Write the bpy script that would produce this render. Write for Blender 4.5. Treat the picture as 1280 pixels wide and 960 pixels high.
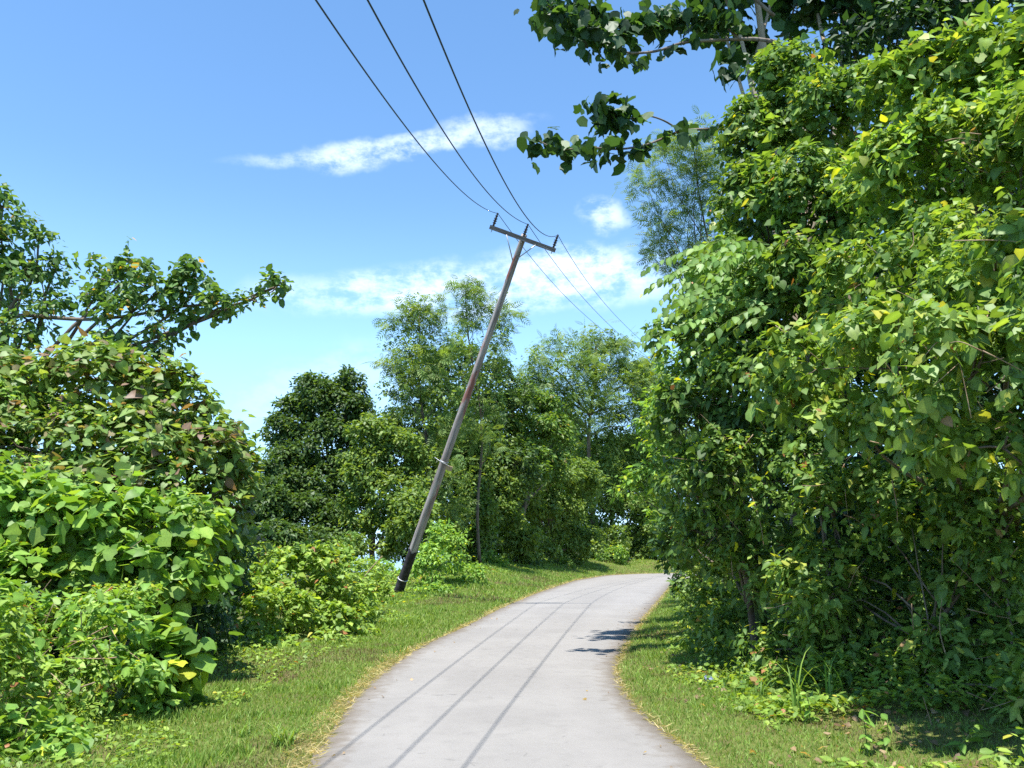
import bpy, math, random
import numpy as np
from mathutils import Matrix, Vector

for o in list(bpy.data.objects):
    bpy.data.objects.remove(o)
C = bpy.context.scene.collection
SC = bpy.context.scene

# ------------------------------------------------------------------ camera
F = 1000.0                      # focal length in pixels of the 1280 x 960 photograph
PITCH = math.atan(210 / F)      # eye level lies at row 690
CAM_H = 1.5
cam_data = bpy.data.cameras.new('camera')
cam_data.sensor_width = 36.0
cam_data.lens = 36.0 * F / 1280.0
cam_data.clip_start = 0.05
cam_data.clip_end = 20000
cam = bpy.data.objects.new('camera', cam_data)
C.objects.link(cam)
cam.location = (0, 0, CAM_H)
cam.rotation_euler = (math.pi / 2 + PITCH, 0, 0)
SC.camera = cam

# ------------------------------------------------------------------ light
KX, KY = 0.105, 0.34           # ground shift of a shadow per metre of height
ELEV = math.atan(1 / math.hypot(KX, KY))
SKY_STRENGTH = 0.138
SUN_STRENGTH = 5.0
EXPOSURE = 1.10
sun_data = bpy.data.lights.new('sun', 'SUN')
sun_data.energy = SUN_STRENGTH
sun_data.angle = math.radians(0.5)
sun_data.color = (1.0, 0.965, 0.90)
sun = bpy.data.objects.new('sun', sun_data)
C.objects.link(sun)
sun.rotation_euler = Vector((KX, KY, -1)).to_track_quat('-Z', 'Y').to_euler()
sun.location = (-6, -10, 60)

SC.view_settings.view_transform = 'Standard'
SC.view_settings.look = 'None'
SC.view_settings.exposure = EXPOSURE
SC.view_settings.gamma = 1.0
SC.view_settings.use_curve_mapping = False
SC.render.engine = 'CYCLES'
SC.cycles.max_bounces = 7
SC.cycles.diffuse_bounces = 4
SC.cycles.glossy_bounces = 2
SC.cycles.transmission_bounces = 4
SC.cycles.use_denoising = False
SC.cycles.caustics_reflective = False
SC.cycles.caustics_refractive = False


class NT:
    """small helper round a node tree"""
    def __init__(self, tree):
        self.t = tree
        tree.nodes.clear()

    def n(self, kind, **kw):
        nd = self.t.nodes.new(kind)
        for k, v in kw.items():
            setattr(nd, k, v)
        return nd

    def put(self, sock, v):
        if hasattr(v, 'is_output') or isinstance(v, bpy.types.NodeSocket):
            self.t.links.new(v, sock)
        else:
            sock.default_value = v

    def m(self, op, *a):
        nd = self.n('ShaderNodeMath', operation=op)
        for i, v in enumerate(a):
            self.put(nd.inputs[i], v)
        return nd.outputs[0]

    def smooth(self, v, lo, hi, a=0.0, b=1.0):
        nd = self.n('ShaderNodeMapRange', interpolation_type='SMOOTHSTEP')
        self.put(nd.inputs['Value'], v)
        self.put(nd.inputs['From Min'], lo)
        self.put(nd.inputs['From Max'], hi)
        self.put(nd.inputs['To Min'], a)
        self.put(nd.inputs['To Max'], b)
        return nd.outputs[0]

    def noise(self, vec, scale, detail=4.0, rough=0.55, out=0):
        nd = self.n('ShaderNodeTexNoise')
        if vec is not None:
            self.put(nd.inputs['Vector'], vec)
        nd.inputs['Scale'].default_value = scale
        nd.inputs['Detail'].default_value = detail
        nd.inputs['Roughness'].default_value = rough
        return nd.outputs[out]

    def mix(self, fac, a, b, mode='MIX'):
        nd = self.n('ShaderNodeMix', data_type='RGBA', blend_type=mode)
        self.put(nd.inputs[0], fac)
        self.put(nd.inputs[6], a)
        self.put(nd.inputs[7], b)
        return nd.outputs[2]

    def xyz(self, x, y, z):
        nd = self.n('ShaderNodeCombineXYZ')
        for i, v in enumerate((x, y, z)):
            self.put(nd.inputs[i], v)
        return nd.outputs[0]


def RGB(*c):
    return (c[0], c[1], c[2], 1.0)


# ------------------------------------------------------------------ sky: Nishita, thin white clouds in it
world = bpy.data.worlds.new('World')
SC.world = world
world.use_nodes = True
w = NT(world.node_tree)
sky = w.n('ShaderNodeTexSky', sky_type='NISHITA')
sky.sun_disc = False
sky.sun_elevation = ELEV
sky.sun_rotation = math.atan2(-KX, -KY)
sky.altitude = 0.0
sky.air_density = 1.0
sky.dust_density = 0.0
sky.ozone_density = 2.6
hsv = w.n('ShaderNodeHueSaturation')
hsv.inputs['Hue'].default_value = 0.497
hsv.inputs['Saturation'].default_value = 1.12
hsv.inputs['Value'].default_value = 1.0
w.put(hsv.inputs['Color'], sky.outputs[0])
tc = w.n('ShaderNodeTexCoord')
sep = w.n('ShaderNodeSeparateXYZ')
w.put(sep.inputs[0], tc.outputs['Generated'])
dx, dy, dz = sep.outputs
az = w.m('ARCTAN2', dx, dy)                     # 0 straight ahead, to the right positive
el = w.m('ARCSINE', dz)
warp = w.noise(tc.outputs['Generated'], 5.0, 6.0, 0.6, out=1)
wsep = w.n('ShaderNodeSeparateColor')
w.put(wsep.inputs[0], warp)
azw = w.m('ADD', az, w.m('MULTIPLY', w.m('SUBTRACT', wsep.outputs[0], 0.5), 0.14))
elw = w.m('ADD', el, w.m('MULTIPLY', w.m('SUBTRACT', wsep.outputs[1], 0.5), 0.075))


def pix_dir(px, py):
    u, v = (px - 640) / F, (480 - py) / F
    c, s = math.cos(PITCH), math.sin(PITCH)
    d = Vector((u, c - v * s, s + v * c)).normalized()
    return d


def pix_ang(px, py):
    d = pix_dir(px, py)
    return math.atan2(d.x, d.y), math.asin(d.z)


fine = w.noise(w.xyz(w.m('MULTIPLY', az, 0.55), el, 0.3), 30.0, 9.0, 0.66)
cloud_total = None
# streaks: (azimuth, elevation, half length, half height, tilt, strength); the first rows are those in view, the others go on round the sky
streaks = []
for px, py, hl, hh, tilt, st in [(500, 186, .165, .013, .17, .78), (425, 196, .05, .020, .08, .8), (610, 168, .06, .016, .05, .7), (600, 368, .25, .030, .06, .8), (480, 372, .09, .026, .03, .75),
                                 (720, 350, .12, .036, .02, .95), (770, 272, .024, .019, .0, .75), (430, 490, .12, .045, .2, .22)]:
    a, e = pix_ang(px, py)
    streaks.append((a, e, hl, hh, tilt, st))
rr = random.Random(4)
for k in range(9):
    streaks.append((0.95 + k * 0.52, rr.uniform(.12, .6), rr.uniform(.12, .3), rr.uniform(.02, .045), rr.uniform(-.12, .12), rr.uniform(.5, .8)))
for a, e, hl, hh, tilt, st in streaks:
    if a > math.pi:
        a -= 2 * math.pi
    da = w.m('SUBTRACT', azw, a)
    de = w.m('SUBTRACT', w.m('SUBTRACT', elw, e), w.m('MULTIPLY', da, tilt))
    q = w.m('ADD', w.m('POWER', w.m('DIVIDE', da, hl), 2.0), w.m('POWER', w.m('DIVIDE', de, hh), 2.0))
    mk = w.m('MULTIPLY', w.smooth(q, 2.0, 0.0), st * .62)
    cloud_total = mk if cloud_total is None else w.m('MAXIMUM', cloud_total, mk)
low = w.smooth(el, 0.45, 0.0, 0.0, 0.80)
air = w.mix(low, hsv.outputs[0], RGB(2.3, 4.2, 6.6))
cloud = w.m('MULTIPLY', cloud_total, w.smooth(fine, 0.36, 0.62, 0.0, 1.1))
cloud = w.m('MINIMUM', cloud, 0.92)
col = w.mix(cloud, air, RGB(5.6, 6.1, 6.7))
bg = w.n('ShaderNodeBackground')
w.put(bg.inputs['Color'], col)
bg.inputs['Strength'].default_value = SKY_STRENGTH
wo = w.n('ShaderNodeOutputWorld')
w.put(wo.inputs[0], bg.outputs[0])

# ------------------------------------------------------------------ geometry helpers
RNG = np.random.default_rng(11)


def W(px, py, d):
    """point at distance d ahead of the camera on the ray through a pixel"""
    r = pix_dir(px, py)
    t = d / r.y
    return np.array([r.x * t, d, CAM_H + r.z * t])


def unit(a):
    return a / np.maximum(np.linalg.norm(a, axis=-1, keepdims=True), 1e-9)


def smooth01(x):
    x = np.clip(x, 0, 1)
    return x * x * (3 - 2 * x)


def new_mesh(name, verts, faces_flat, counts, smooth=True, cols=None):
    me = bpy.data.meshes.new(name)
    verts = np.asarray(verts, dtype=np.float32)
    faces_flat = np.asarray(faces_flat, dtype=np.int32)
    counts = np.asarray(counts, dtype=np.int32)
    me.vertices.add(len(verts))
    me.vertices.foreach_set('co', verts.ravel())
    me.loops.add(len(faces_flat))
    me.loops.foreach_set('vertex_index', faces_flat)
    me.polygons.add(len(counts))
    starts = np.concatenate([[0], np.cumsum(counts)[:-1]]).astype(np.int32)
    me.polygons.foreach_set('loop_start', starts)
    me.polygons.foreach_set('use_smooth', np.full(len(counts), smooth))
    if cols is not None:
        at = me.attributes.new('leafcol', 'FLOAT_COLOR', 'POINT')
        c4 = np.ones((len(verts), 4), dtype=np.float32)
        c4[:, :3] = cols
        at.data.foreach_set('color', c4.ravel())
    me.update(calc_edges=True)
    return me


class MB:
    """collects tubes, boxes and lathes into one mesh"""
    def __init__(self):
        self.v, self.f, self.k = [], [], 0

    def add(self, v, f):
        v = np.asarray(v, dtype=float)
        self.v.append(v)
        self.f += [tuple(i + self.k for i in q) for q in f]
        self.k += len(v)

    def tube(self, pts, rad, n=7, cap=True):
        pts = np.asarray(pts, dtype=float)
        m = len(pts)
        rad = np.broadcast_to(np.asarray(rad, dtype=float), (m,))
        t = unit(np.gradient(pts, axis=0))
        ref = np.array([0.31, 0.17, 0.93])
        if abs(np.dot(t[0], ref)) > 0.9:
            ref = np.array([1.0, 0.1, 0.0])
        b = unit(np.cross(t, ref))
        c = np.cross(t, b)
        ang = np.arange(n) * 2 * math.pi / n
        v = pts[:, None, :] + rad[:, None, None] * (np.cos(ang)[None, :, None] * b[:, None, :] + np.sin(ang)[None, :, None] * c[:, None, :])
        f = []
        for i in range(m - 1):
            for j in range(n):
                j2 = (j + 1) % n
                f.append((i * n + j, i * n + j2, (i + 1) * n + j2, (i + 1) * n + j))
        if cap:
            f.append(tuple(range(n))[::-1])
            f.append(tuple((m - 1) * n + j for j in range(n)))
        self.add(v.reshape(-1, 3), f)

    def box(self, lo, hi, bev=0.0):
        x0, y0, z0 = lo
        x1, y1, z1 = hi
        v = [(x0, y0, z0), (x1, y0, z0), (x1, y1, z0), (x0, y1, z0), (x0, y0, z1), (x1, y0, z1), (x1, y1, z1), (x0, y1, z1)]
        self.add(v, [(0, 3, 2, 1), (4, 5, 6, 7), (0, 1, 5, 4), (1, 2, 6, 5), (2, 3, 7, 6), (3, 0, 4, 7)])

    def lathe(self, prof, n=14):
        ang = np.arange(n) * 2 * math.pi / n
        v = []
        for r, z in prof:
            for a in ang:
                v.append((r * math.cos(a), r * math.sin(a), z))
        f = []
        for i in range(len(prof) - 1):
            for j in range(n):
                j2 = (j + 1) % n
                f.append((i * n + j, i * n + j2, (i + 1) * n + j2, (i + 1) * n + j))
        f.append(tuple(range(n))[::-1])
        f.append(tuple((len(prof) - 1) * n + j for j in range(n)))
        self.add(v, f)

    def mesh(self, name, smooth=True):
        v = np.concatenate(self.v)
        flat = [i for q in self.f for i in q]
        return new_mesh(name, v, flat, [len(q) for q in self.f], smooth)


def link(name, me, mat, parent=None):
    o = bpy.data.objects.new(name, me)
    if mat is not None and len(me.materials) == 0:
        me.materials.append(mat)
    C.objects.link(o)
    if parent is not None:
        o.parent = parent
        if parent.type == 'EMPTY' and parent.get('world_children'):
            o.matrix_parent_inverse = parent.matrix_basis.inverted()
    return o


def tag(o, label=None, cat=None, group=None, kind=None):
    if label:
        o['label'] = label
    if cat:
        o['category'] = cat
    if group:
        o['group'] = group
    if kind:
        o['kind'] = kind
    return o


def empty(name, loc, label, cat, group=None):
    o = bpy.data.objects.new(name, None)
    C.objects.link(o)
    o.empty_display_size = 0.2
    o.location = loc
    o.matrix_basis = Matrix.Translation(Vector(loc))
    o['world_children'] = 1
    return tag(o, label, cat, group)


# ------------------------------------------------------------------ materials
def mat_new(name):
    m = bpy.data.materials.new(name)
    m.use_nodes = True
    return m, NT(m.node_tree)


def principled(t, col, rough=0.6, spec=0.4, bump=None, bump_d=0.02, bump_s=0.5):
    p = t.n('ShaderNodeBsdfPrincipled')
    t.put(p.inputs['Base Color'], col)
    t.put(p.inputs['Roughness'], rough)
    p.inputs['Specular IOR Level'].default_value = spec
    if bump is not None:
        b = t.n('ShaderNodeBump')
        b.inputs['Strength'].default_value = bump_s
        b.inputs['Distance'].default_value = bump_d
        t.put(b.inputs['Height'], bump)
        t.put(p.inputs['Normal'], b.outputs[0])
    return p


def finish(t, shader):
    o = t.n('ShaderNodeOutputMaterial')
    t.put(o.inputs[0], shader)


def leaf_material(name, rough, spec, trans):
    m, t = mat_new(name)
    a = t.n('ShaderNodeAttribute', attribute_name='leafcol')
    tcn = t.n('ShaderNodeTexCoord')
    nz = t.noise(tcn.outputs['Object'], 9.0, 3.0)
    c = t.mix(t.smooth(nz, .3, .7), a.outputs['Color'], t.mix(1.0, a.outputs['Color'], RGB(.72, .78, .8), 'MULTIPLY'))
    p = principled(t, c, rough, spec)
    tr = t.n('ShaderNodeBsdfTranslucent')
    t.put(tr.inputs['Color'], t.mix(1.0, a.outputs['Color'], RGB(2.15, 2.05, .70), 'MULTIPLY'))
    ms = t.n('ShaderNodeMixShader')
    ms.inputs[0].default_value = trans
    t.put(ms.inputs[1], p.outputs[0])
    t.put(ms.inputs[2], tr.outputs[0])
    finish(t, ms.outputs[0])
    return m


M_LEAF = leaf_material('leaf', 0.5, 0.32, 0.31)
M_GRASS = leaf_material('grass_blade', 0.55, 0.3, 0.32)


def bark_material(name, c1, c2, scale=6.0):
    m, t = mat_new(name)
    tcn = t.n('ShaderNodeTexCoord')
    mp = t.n('ShaderNodeMapping')
    mp.inputs['Scale'].default_value = (1, 1, .25)
    t.put(mp.inputs[0], tcn.outputs['Object'])
    a = t.noise(mp.outputs[0], scale, 6.0, .65)
    b = t.noise(tcn.outputs['Object'], scale * .3, 3.0)
    c = t.mix(t.smooth(a, .3, .7), RGB(*c1), RGB(*c2))
    c = t.mix(t.smooth(b, .55, .75, 0, .5), c, RGB(.10, .12, .07))
    finish(t, principled(t, c, .85, .2, a, .02, .7).outputs[0])
    return m


M_BARK = bark_material('bark', (.075, .055, .04), (.20, .16, .12))
M_PALE = bark_material('pale_bark', (.26, .20, .14), (.42, .34, .25), 4.0)
M_LIMB = bark_material('limb_bark', (.11, .085, .07), (.24, .20, .17), 7.0)
M_TWIG = bark_material('dry_twig', (.20, .13, .08), (.42, .31, .20), 14.0)
M_STALK = bark_material('green_stalk', (.07, .12, .03), (.16, .20, .06), 9.0)

# ------------------------------------------------------------------ road edges and terrain
LEFT = np.array([(-.7, -30), (-1.25, 0), (-1.44, 6.29), (-1.6, 7.77), (-1.68, 9.21), (-1.63, 11.58), (-1.45, 13.82), (-1.04, 16.63), (-.35, 22.37),
                 (.85, 30.43), (3.28, 43.82), (6.08, 53.6), (8.6, 57.2), (11.6, 59.0), (16, 60), (24, 60), (45, 56)], float)
RIGHT = np.array([(2.4, -30), (1.75, 0), (1.37, 6.68), (1.26, 7.5), (1.2, 8.6), (1.26, 10.04), (1.5, 11.92), (2.01, 14.3), (2.92, 18.53),
                  (4.75, 26.42), (7.51, 38.51), (9.8, 46.5), (12.5, 52.0), (16, 54.6), (24, 55.2), (45, 51)], float)


def resample(p, n):
    seg = np.r_[0, np.cumsum(np.linalg.norm(np.diff(p, axis=0), axis=1))]
    u = np.linspace(0, seg[-1], 1500)
    q = np.stack([np.interp(u, seg, p[:, i]) for i in (0, 1)], 1)
    k = 41                                              # about two metres of smoothing rounds the corners
    ker = np.hanning(k)
    ker /= ker.sum()
    qp = np.pad(q, ((k // 2, k // 2), (0, 0)), mode='edge')
    s = np.stack([np.convolve(qp[:, i], ker, 'valid') for i in (0, 1)], 1)
    s[0], s[-1] = q[0], q[-1]
    return s[np.linspace(0, 1499, n).astype(int)]


LS, RS = resample(LEFT, 900), resample(RIGHT, 900)


def signed(P, poly, left):
    """distance of points from an edge line, positive on its outer side"""
    P = np.atleast_2d(P)
    out = np.empty(len(P))
    idx = np.arange(0, len(poly), 6)
    a, b = poly[idx[:-1]], poly[idx[1:]]
    ab = b - a
    L2 = (ab ** 2).sum(1)
    for i in range(0, len(P), 4000):
        p = P[i:i + 4000]
        ap = p[:, None, :] - a[None]
        t = np.clip((ap * ab[None]).sum(2) / L2[None], 0, 1)
        d = ap - t[..., None] * ab[None]
        dd = (d ** 2).sum(2)
        j = dd.argmin(1)
        r = np.arange(len(p))
        cr = ab[j, 0] * ap[r, j, 1] - ab[j, 1] * ap[r, j, 0]
        s = np.sqrt(dd[r, j]) * np.sign(cr)
        out[i:i + 4000] = s if left else -s
    return out


def wob(P, k, seed):
    """cheap smooth noise in -1..1"""
    r = np.random.default_rng(seed)
    D = P.shape[1]
    s = 0
    for i in range(6):
        v = r.normal(size=D)
        v /= np.linalg.norm(v)
        s = s + np.sin((P @ v) * k * r.uniform(.6, 1.7) + r.uniform(0, 6.28))
    return s / 3.2


def terrain(P):
    P = np.atleast_2d(np.asarray(P, float))[:, :2]
    sl, sr = signed(P, LS, True), signed(P, RS, False)
    y = P[:, 1]
    z = np.full(len(P), -0.05)
    outl = sl > 0
    far = smooth01((y - 18) / 22)
    bank = far * (0.24 * np.minimum(sl, 3.6)) * (1 - smooth01((sl - 5) / 6) * .8) + (1 - far) * 0.03 * np.minimum(sl, 3)
    start = 7 + 9 * smooth01((y - 22) / 22)
    fall = np.maximum(sl - start, 0)
    zl = 0.012 + bank - np.minimum(fall * fall / (fall + 6) * .33, 34.0)
    zr = 0.012 + .05 * np.clip(sr, 0, 1.5) + .13 * np.clip(sr - 1.5, 0, 45)
    edge_l, edge_r = smooth01((sl + .02) / .05), smooth01((sr + .02) / .05)
    z = np.where(sl > -.02, (1 - edge_l) * -.05 + edge_l * zl, z)
    z = np.where((sr > -.02) & (sl <= 0), (1 - edge_r) * -.05 + edge_r * zr, z)
    n = wob(P, 1.1, 5) * .03 + wob(P, 3.3, 6) * .012
    off = np.maximum(sl, sr)
    return z + n * smooth01((off - .12) / .9)




def axis(parts):
    out = []
    for a, b, st in parts:
        out += list(np.arange(a, b, st))
    return np.array(out)


gx = axis([(-3000, -600, 300), (-600, -100, 50), (-100, -30, 7), (-30, -8, 1.0), (-8, 12, .22), (12, 40, 1.3), (40, 120, 10), (120, 600, 60), (600, 3001, 300)])
gy = axis([(-400, -60, 40), (-60, -6, 3), (-6, 4, .6), (4, 20, .2), (20, 64, .4), (64, 110, 2.5), (110, 400, 20), (400, 4000, 300)])
GX, GY = np.meshgrid(gx, gy)
gp = np.stack([GX.ravel(), GY.ravel()], 1)
gz = terrain(gp)
nx, ny = len(gx), len(gy)
GZ = gz.reshape(ny, nx)


def ground_z(P):
    """height of the ground mesh under points"""
    P = np.atleast_2d(P)
    i = np.clip(np.searchsorted(gx, P[:, 0]) - 1, 0, nx - 2)
    j = np.clip(np.searchsorted(gy, P[:, 1]) - 1, 0, ny - 2)
    u = np.clip((P[:, 0] - gx[i]) / (gx[i + 1] - gx[i]), 0, 1)
    v = np.clip((P[:, 1] - gy[j]) / (gy[j + 1] - gy[j]), 0, 1)
    return (GZ[j, i] * (1 - u) + GZ[j, i + 1] * u) * (1 - v) + (GZ[j + 1, i] * (1 - u) + GZ[j + 1, i + 1] * u) * v


def tz(x, y):
    return float(ground_z([(x, y)])[0])


ii, jj = np.meshgrid(np.arange(nx - 1), np.arange(ny - 1))
q0 = (jj * nx + ii).ravel()
quads = np.stack([q0, q0 + 1, q0 + nx + 1, q0 + nx], 1)

mg, t = mat_new('verge_soil_and_turf')
tcn = t.n('ShaderNodeTexCoord')
n1 = t.noise(tcn.outputs['Object'], 1.3, 5.0, .6)
n2 = t.noise(tcn.outputs['Object'], 14.0, 5.0, .6)
n3 = t.noise(tcn.outputs['Object'], 90.0, 3.0, .6)
c = t.mix(t.smooth(n2, .35, .65), RGB(.10, .12, .03), RGB(.14, .155, .045))
c = t.mix(t.smooth(n1, .50, .66), c, RGB(.115, .095, .042))
c = t.mix(t.smooth(n3, .5, .75, 0, .6), c, RGB(.05, .05, .02))
finish(t, principled(t, c, .95, .1, n3, .02, .8).outputs[0])
go = link('ground', new_mesh('ground', np.c_[gp, gz], quads.ravel(), np.full(len(quads), 4)), mg)
tag(go, kind='structure')

# sea beyond the falling hillside
ms, t = mat_new('sea_water')
tcn = t.n('ShaderNodeTexCoord')
finish(t, principled(t, RGB(.03, .12, .18), .12, .5, t.noise(tcn.outputs['Object'], .35, 4.0), .3, .3).outputs[0])
so = link('sea', new_mesh('sea', [(-16000, -4000, -26), (4000, -4000, -26), (4000, 16000, -26), (-16000, 16000, -26)], [0, 1, 2, 3], [4]), ms)
tag(so, kind='structure')

# road: a lofted strip with ragged edges and a thin slab edge
NR, NC = 900, 13
rows = []
wl = wob(LS, 4.0, 21)[:, None] * .03 + wob(LS, 13.0, 22)[:, None] * .028 + wob(LS, 31.0, 25)[:, None] * .016
wr = wob(RS, 4.0, 23)[:, None] * .03 + wob(RS, 13.0, 24)[:, None] * .028 + wob(RS, 31.0, 26)[:, None] * .016
dirn = unit(RS - LS)
Le, Re = LS - dirn * wl, RS + dirn * wr
rv = []
for c_ in range(NC):
    u = c_ / (NC - 1)
    p = Le * (1 - u) + Re * u
    z = .012 + .018 * (1 - (2 * u - 1) ** 2)
    rv.append(np.c_[p, np.full(NR, z)])
rv = [np.c_[Le - dirn * .012, np.full(NR, -.045)]] + rv + [np.c_[Re + dirn * .012, np.full(NR, -.045)]]
K = len(rv)
rv = np.stack(rv, 1).reshape(-1, 3)
ii, jj = np.meshgrid(np.arange(K - 1), np.arange(NR - 1))
q0 = (jj * K + ii).ravel()
rq = np.stack([q0, q0 + 1, q0 + K + 1, q0 + K], 1)
mr, t = mat_new('weathered_asphalt')
tcn = t.n('ShaderNodeTexCoord')
ob = tcn.outputs['Object']
g1 = t.noise(ob, .55, 5.0, .6)
g2 = t.noise(ob, 6.0, 5.0, .65)
g3 = t.noise(ob, 160.0, 2.0, .7)
vor = t.n('ShaderNodeTexVoronoi')
t.put(vor.inputs['Vector'], ob)
vor.inputs['Scale'].default_value = 115.0
c = t.mix(t.smooth(g1, .35, .65), RGB(.208, .196, .183), RGB(.238, .225, .209))
c = t.mix(t.smooth(g2, .45, .75, 0, .45), c, RGB(.172, .162, .15))
c = t.mix(t.smooth(g3, .5, .8, 0, .55), c, RGB(.16, .155, .15))
c = t.mix(t.smooth(vor.outputs['Distance'], .38, .12, 0, .35), c, RGB(.42, .41, .39))
warpv = t.n('ShaderNodeVectorMath', operation='ADD')
t.put(warpv.inputs[0], ob)
nzc = t.n('ShaderNodeTexNoise')
nzc.inputs['Scale'].default_value = 1.2
t.put(nzc.inputs['Vector'], ob)
t.put(warpv.inputs[1], nzc.outputs[1])
cr = t.n('ShaderNodeTexVoronoi', feature='DISTANCE_TO_EDGE')
t.put(cr.inputs['Vector'], warpv.outputs[0])
cr.inputs['Scale'].default_value = .45
crk = t.m('MULTIPLY', t.smooth(cr.outputs['Distance'], .007, .002), t.smooth(g2, .5, .62))
c = t.mix(t.m('MULTIPLY', crk, .45), c, RGB(.10, .095, .09))
ua = t.n('ShaderNodeAttribute', attribute_name='leafcol')
us = t.n('ShaderNodeSeparateColor')
t.put(us.inputs[0], ua.outputs['Color'])
eu = t.m('ABSOLUTE', t.m('SUBTRACT', t.m('MULTIPLY', us.outputs[0], 2.0), 1.0))       # 1 at the edges, 0 on the crown of the road
dirt = t.smooth(t.m('ADD', eu, t.m('MULTIPLY', t.m('SUBTRACT', g2, .5), .35)), .76, 1.0, 0, .75)
c = t.mix(dirt, c, RGB(.135, .108, .080))
track = t.smooth(t.m('ABSOLUTE', t.m('SUBTRACT', eu, .5)), .22, .0, 0, .22)
c = t.mix(track, c, RGB(.27, .255, .24))
hgt = t.m('ADD', t.m('MULTIPLY', g3, .5), vor.outputs['Distance'])
finish(t, principled(t, c, .88, .25, hgt, .006, .55).outputs[0])
ucol = np.tile(np.r_[0, np.linspace(0, 1, NC), 1], NR)
ro = link('road', new_mesh('road', rv, rq.ravel(), np.full(len(rq), 4), True, np.repeat(ucol[:, None], 3, axis=1)), mr)
tag(ro, kind='structure')

# ------------------------------------------------------------------ leaf shapes (length 1 along +Y, blade normal +Z)
TEMPLATES = {}


def half_leaf(name, edge, mid, fold=.14, droop=.22):
    """edge: outline points of the half blade (x, y) from base to tip, mid: y of as many midrib points"""
    v = [(0, y, -droop * y * y) for y in mid]
    f = []
    nm = len(mid)
    for s in (1, -1):
        base = len(v)
        for x, y in edge:
            v.append((s * x, y, -droop * max(y, 0) ** 2 + fold * x - .25 * x * x))
        e = list(range(base, base + len(edge)))
        m = list(range(nm))
        for k in range(len(edge) - 1):
            q = [m[k], e[k], e[k + 1], m[k + 1]]
            f.append(q if s < 0 else q[::-1])
        q = [m[len(edge) - 1], e[-1], m[len(edge)]]
        f.append(q if s < 0 else q[::-1])
    TEMPLATES[name] = (np.array(v, float), f)


half_leaf('heart', [(.27, -.10), (.46, .16), (.36, .55)], [0, .26, .62, 1.0], .16, .28)
half_leaf('ovate', [(.12, .06), (.27, .34), (.18, .70)], [0, .34, .70, 1.0], .25, .25)
half_leaf('round', [(.24, -.04), (.42, .28), (.36, .66)], [0, .30, .66, .96], .14, .30)
half_leaf('heart_plain', [(.36, -.07), (.41, .40)], [0, .42, 1.0], .16, .28)
half_leaf('ovate_plain', [(.19, .13), (.24, .54)], [0, .46, 1.0], .25, .25)
half_leaf('round_plain', [(.33, .0), (.41, .52)], [0, .45, .97], .14, .30)
TEMPLATES['small'] = (np.array([(0, 0, 0), (.27, .42, .07), (0, 1, -.14), (-.27, .42, .07)], float), [[0, 1, 2], [0, 2, 3]])
TEMPLATES['blade'] = (np.array([(-.5, 0, 0), (.5, 0, 0), (.38, .55, .05), (-.38, .55, .05), (0, 1, .22)], float), [[0, 1, 2, 3], [3, 2, 4]])
# five-lobed hanging leaf
lob = [(0, -.02)]
for a, r in [(-150, .50), (-118, .64), (-88, .62), (-58, .76), (-30, .72), (0, .98), (30, .72), (58, .76), (88, .62), (118, .64), (150, .50)]:
    a = math.radians(a)
    lob.append((r * math.sin(a) * .78, .18 + r * math.cos(a) * .82))
lv = np.array([(x, y, -.34 * (x * x + max(y, 0) ** 2) + .05 * (i % 2)) for i, (x, y) in enumerate(lob)])
TEMPLATES['lobed'] = (lv, [[0, i, i + 1] for i in range(1, len(lob) - 1)] + [[0, len(lob) - 1, 1]])
# twice-feathered leaf of the airy trees: slim leaflets along a hanging stalk
fv, ff = [], []
for k in range(6):
    y = .08 + .15 * k
    ln = .36 * math.sin(math.pi * (.22 + .66 * k / 5))
    zz = -.22 * y * y
    for s_ in (1, -1):
        b = len(fv)
        fv += [(0, y - .06, zz), (s_ * ln, y + .14, zz - .08), (s_ * ln * .5, y - .06, zz - .02)]
        ff.append([b, b + 1, b + 2] if s_ < 0 else [b, b + 2, b + 1])
b = len(fv)
fv += [(-.012, 0, 0), (.012, 0, 0), (0, 1.0, -.24)]
ff.append([b, b + 1, b + 2])
TEMPLATES['feather'] = (np.array(fv, float), ff)

# the midrib of a leaf is paler than the blade's margin
SHADE = {k: (np.where(np.abs(v[:, 0]) < .02, 1.22, .93) if k.split('_')[0] in ('heart', 'ovate', 'round') else np.ones(len(v))) for k, (v, f_) in TEMPLATES.items()}

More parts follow.
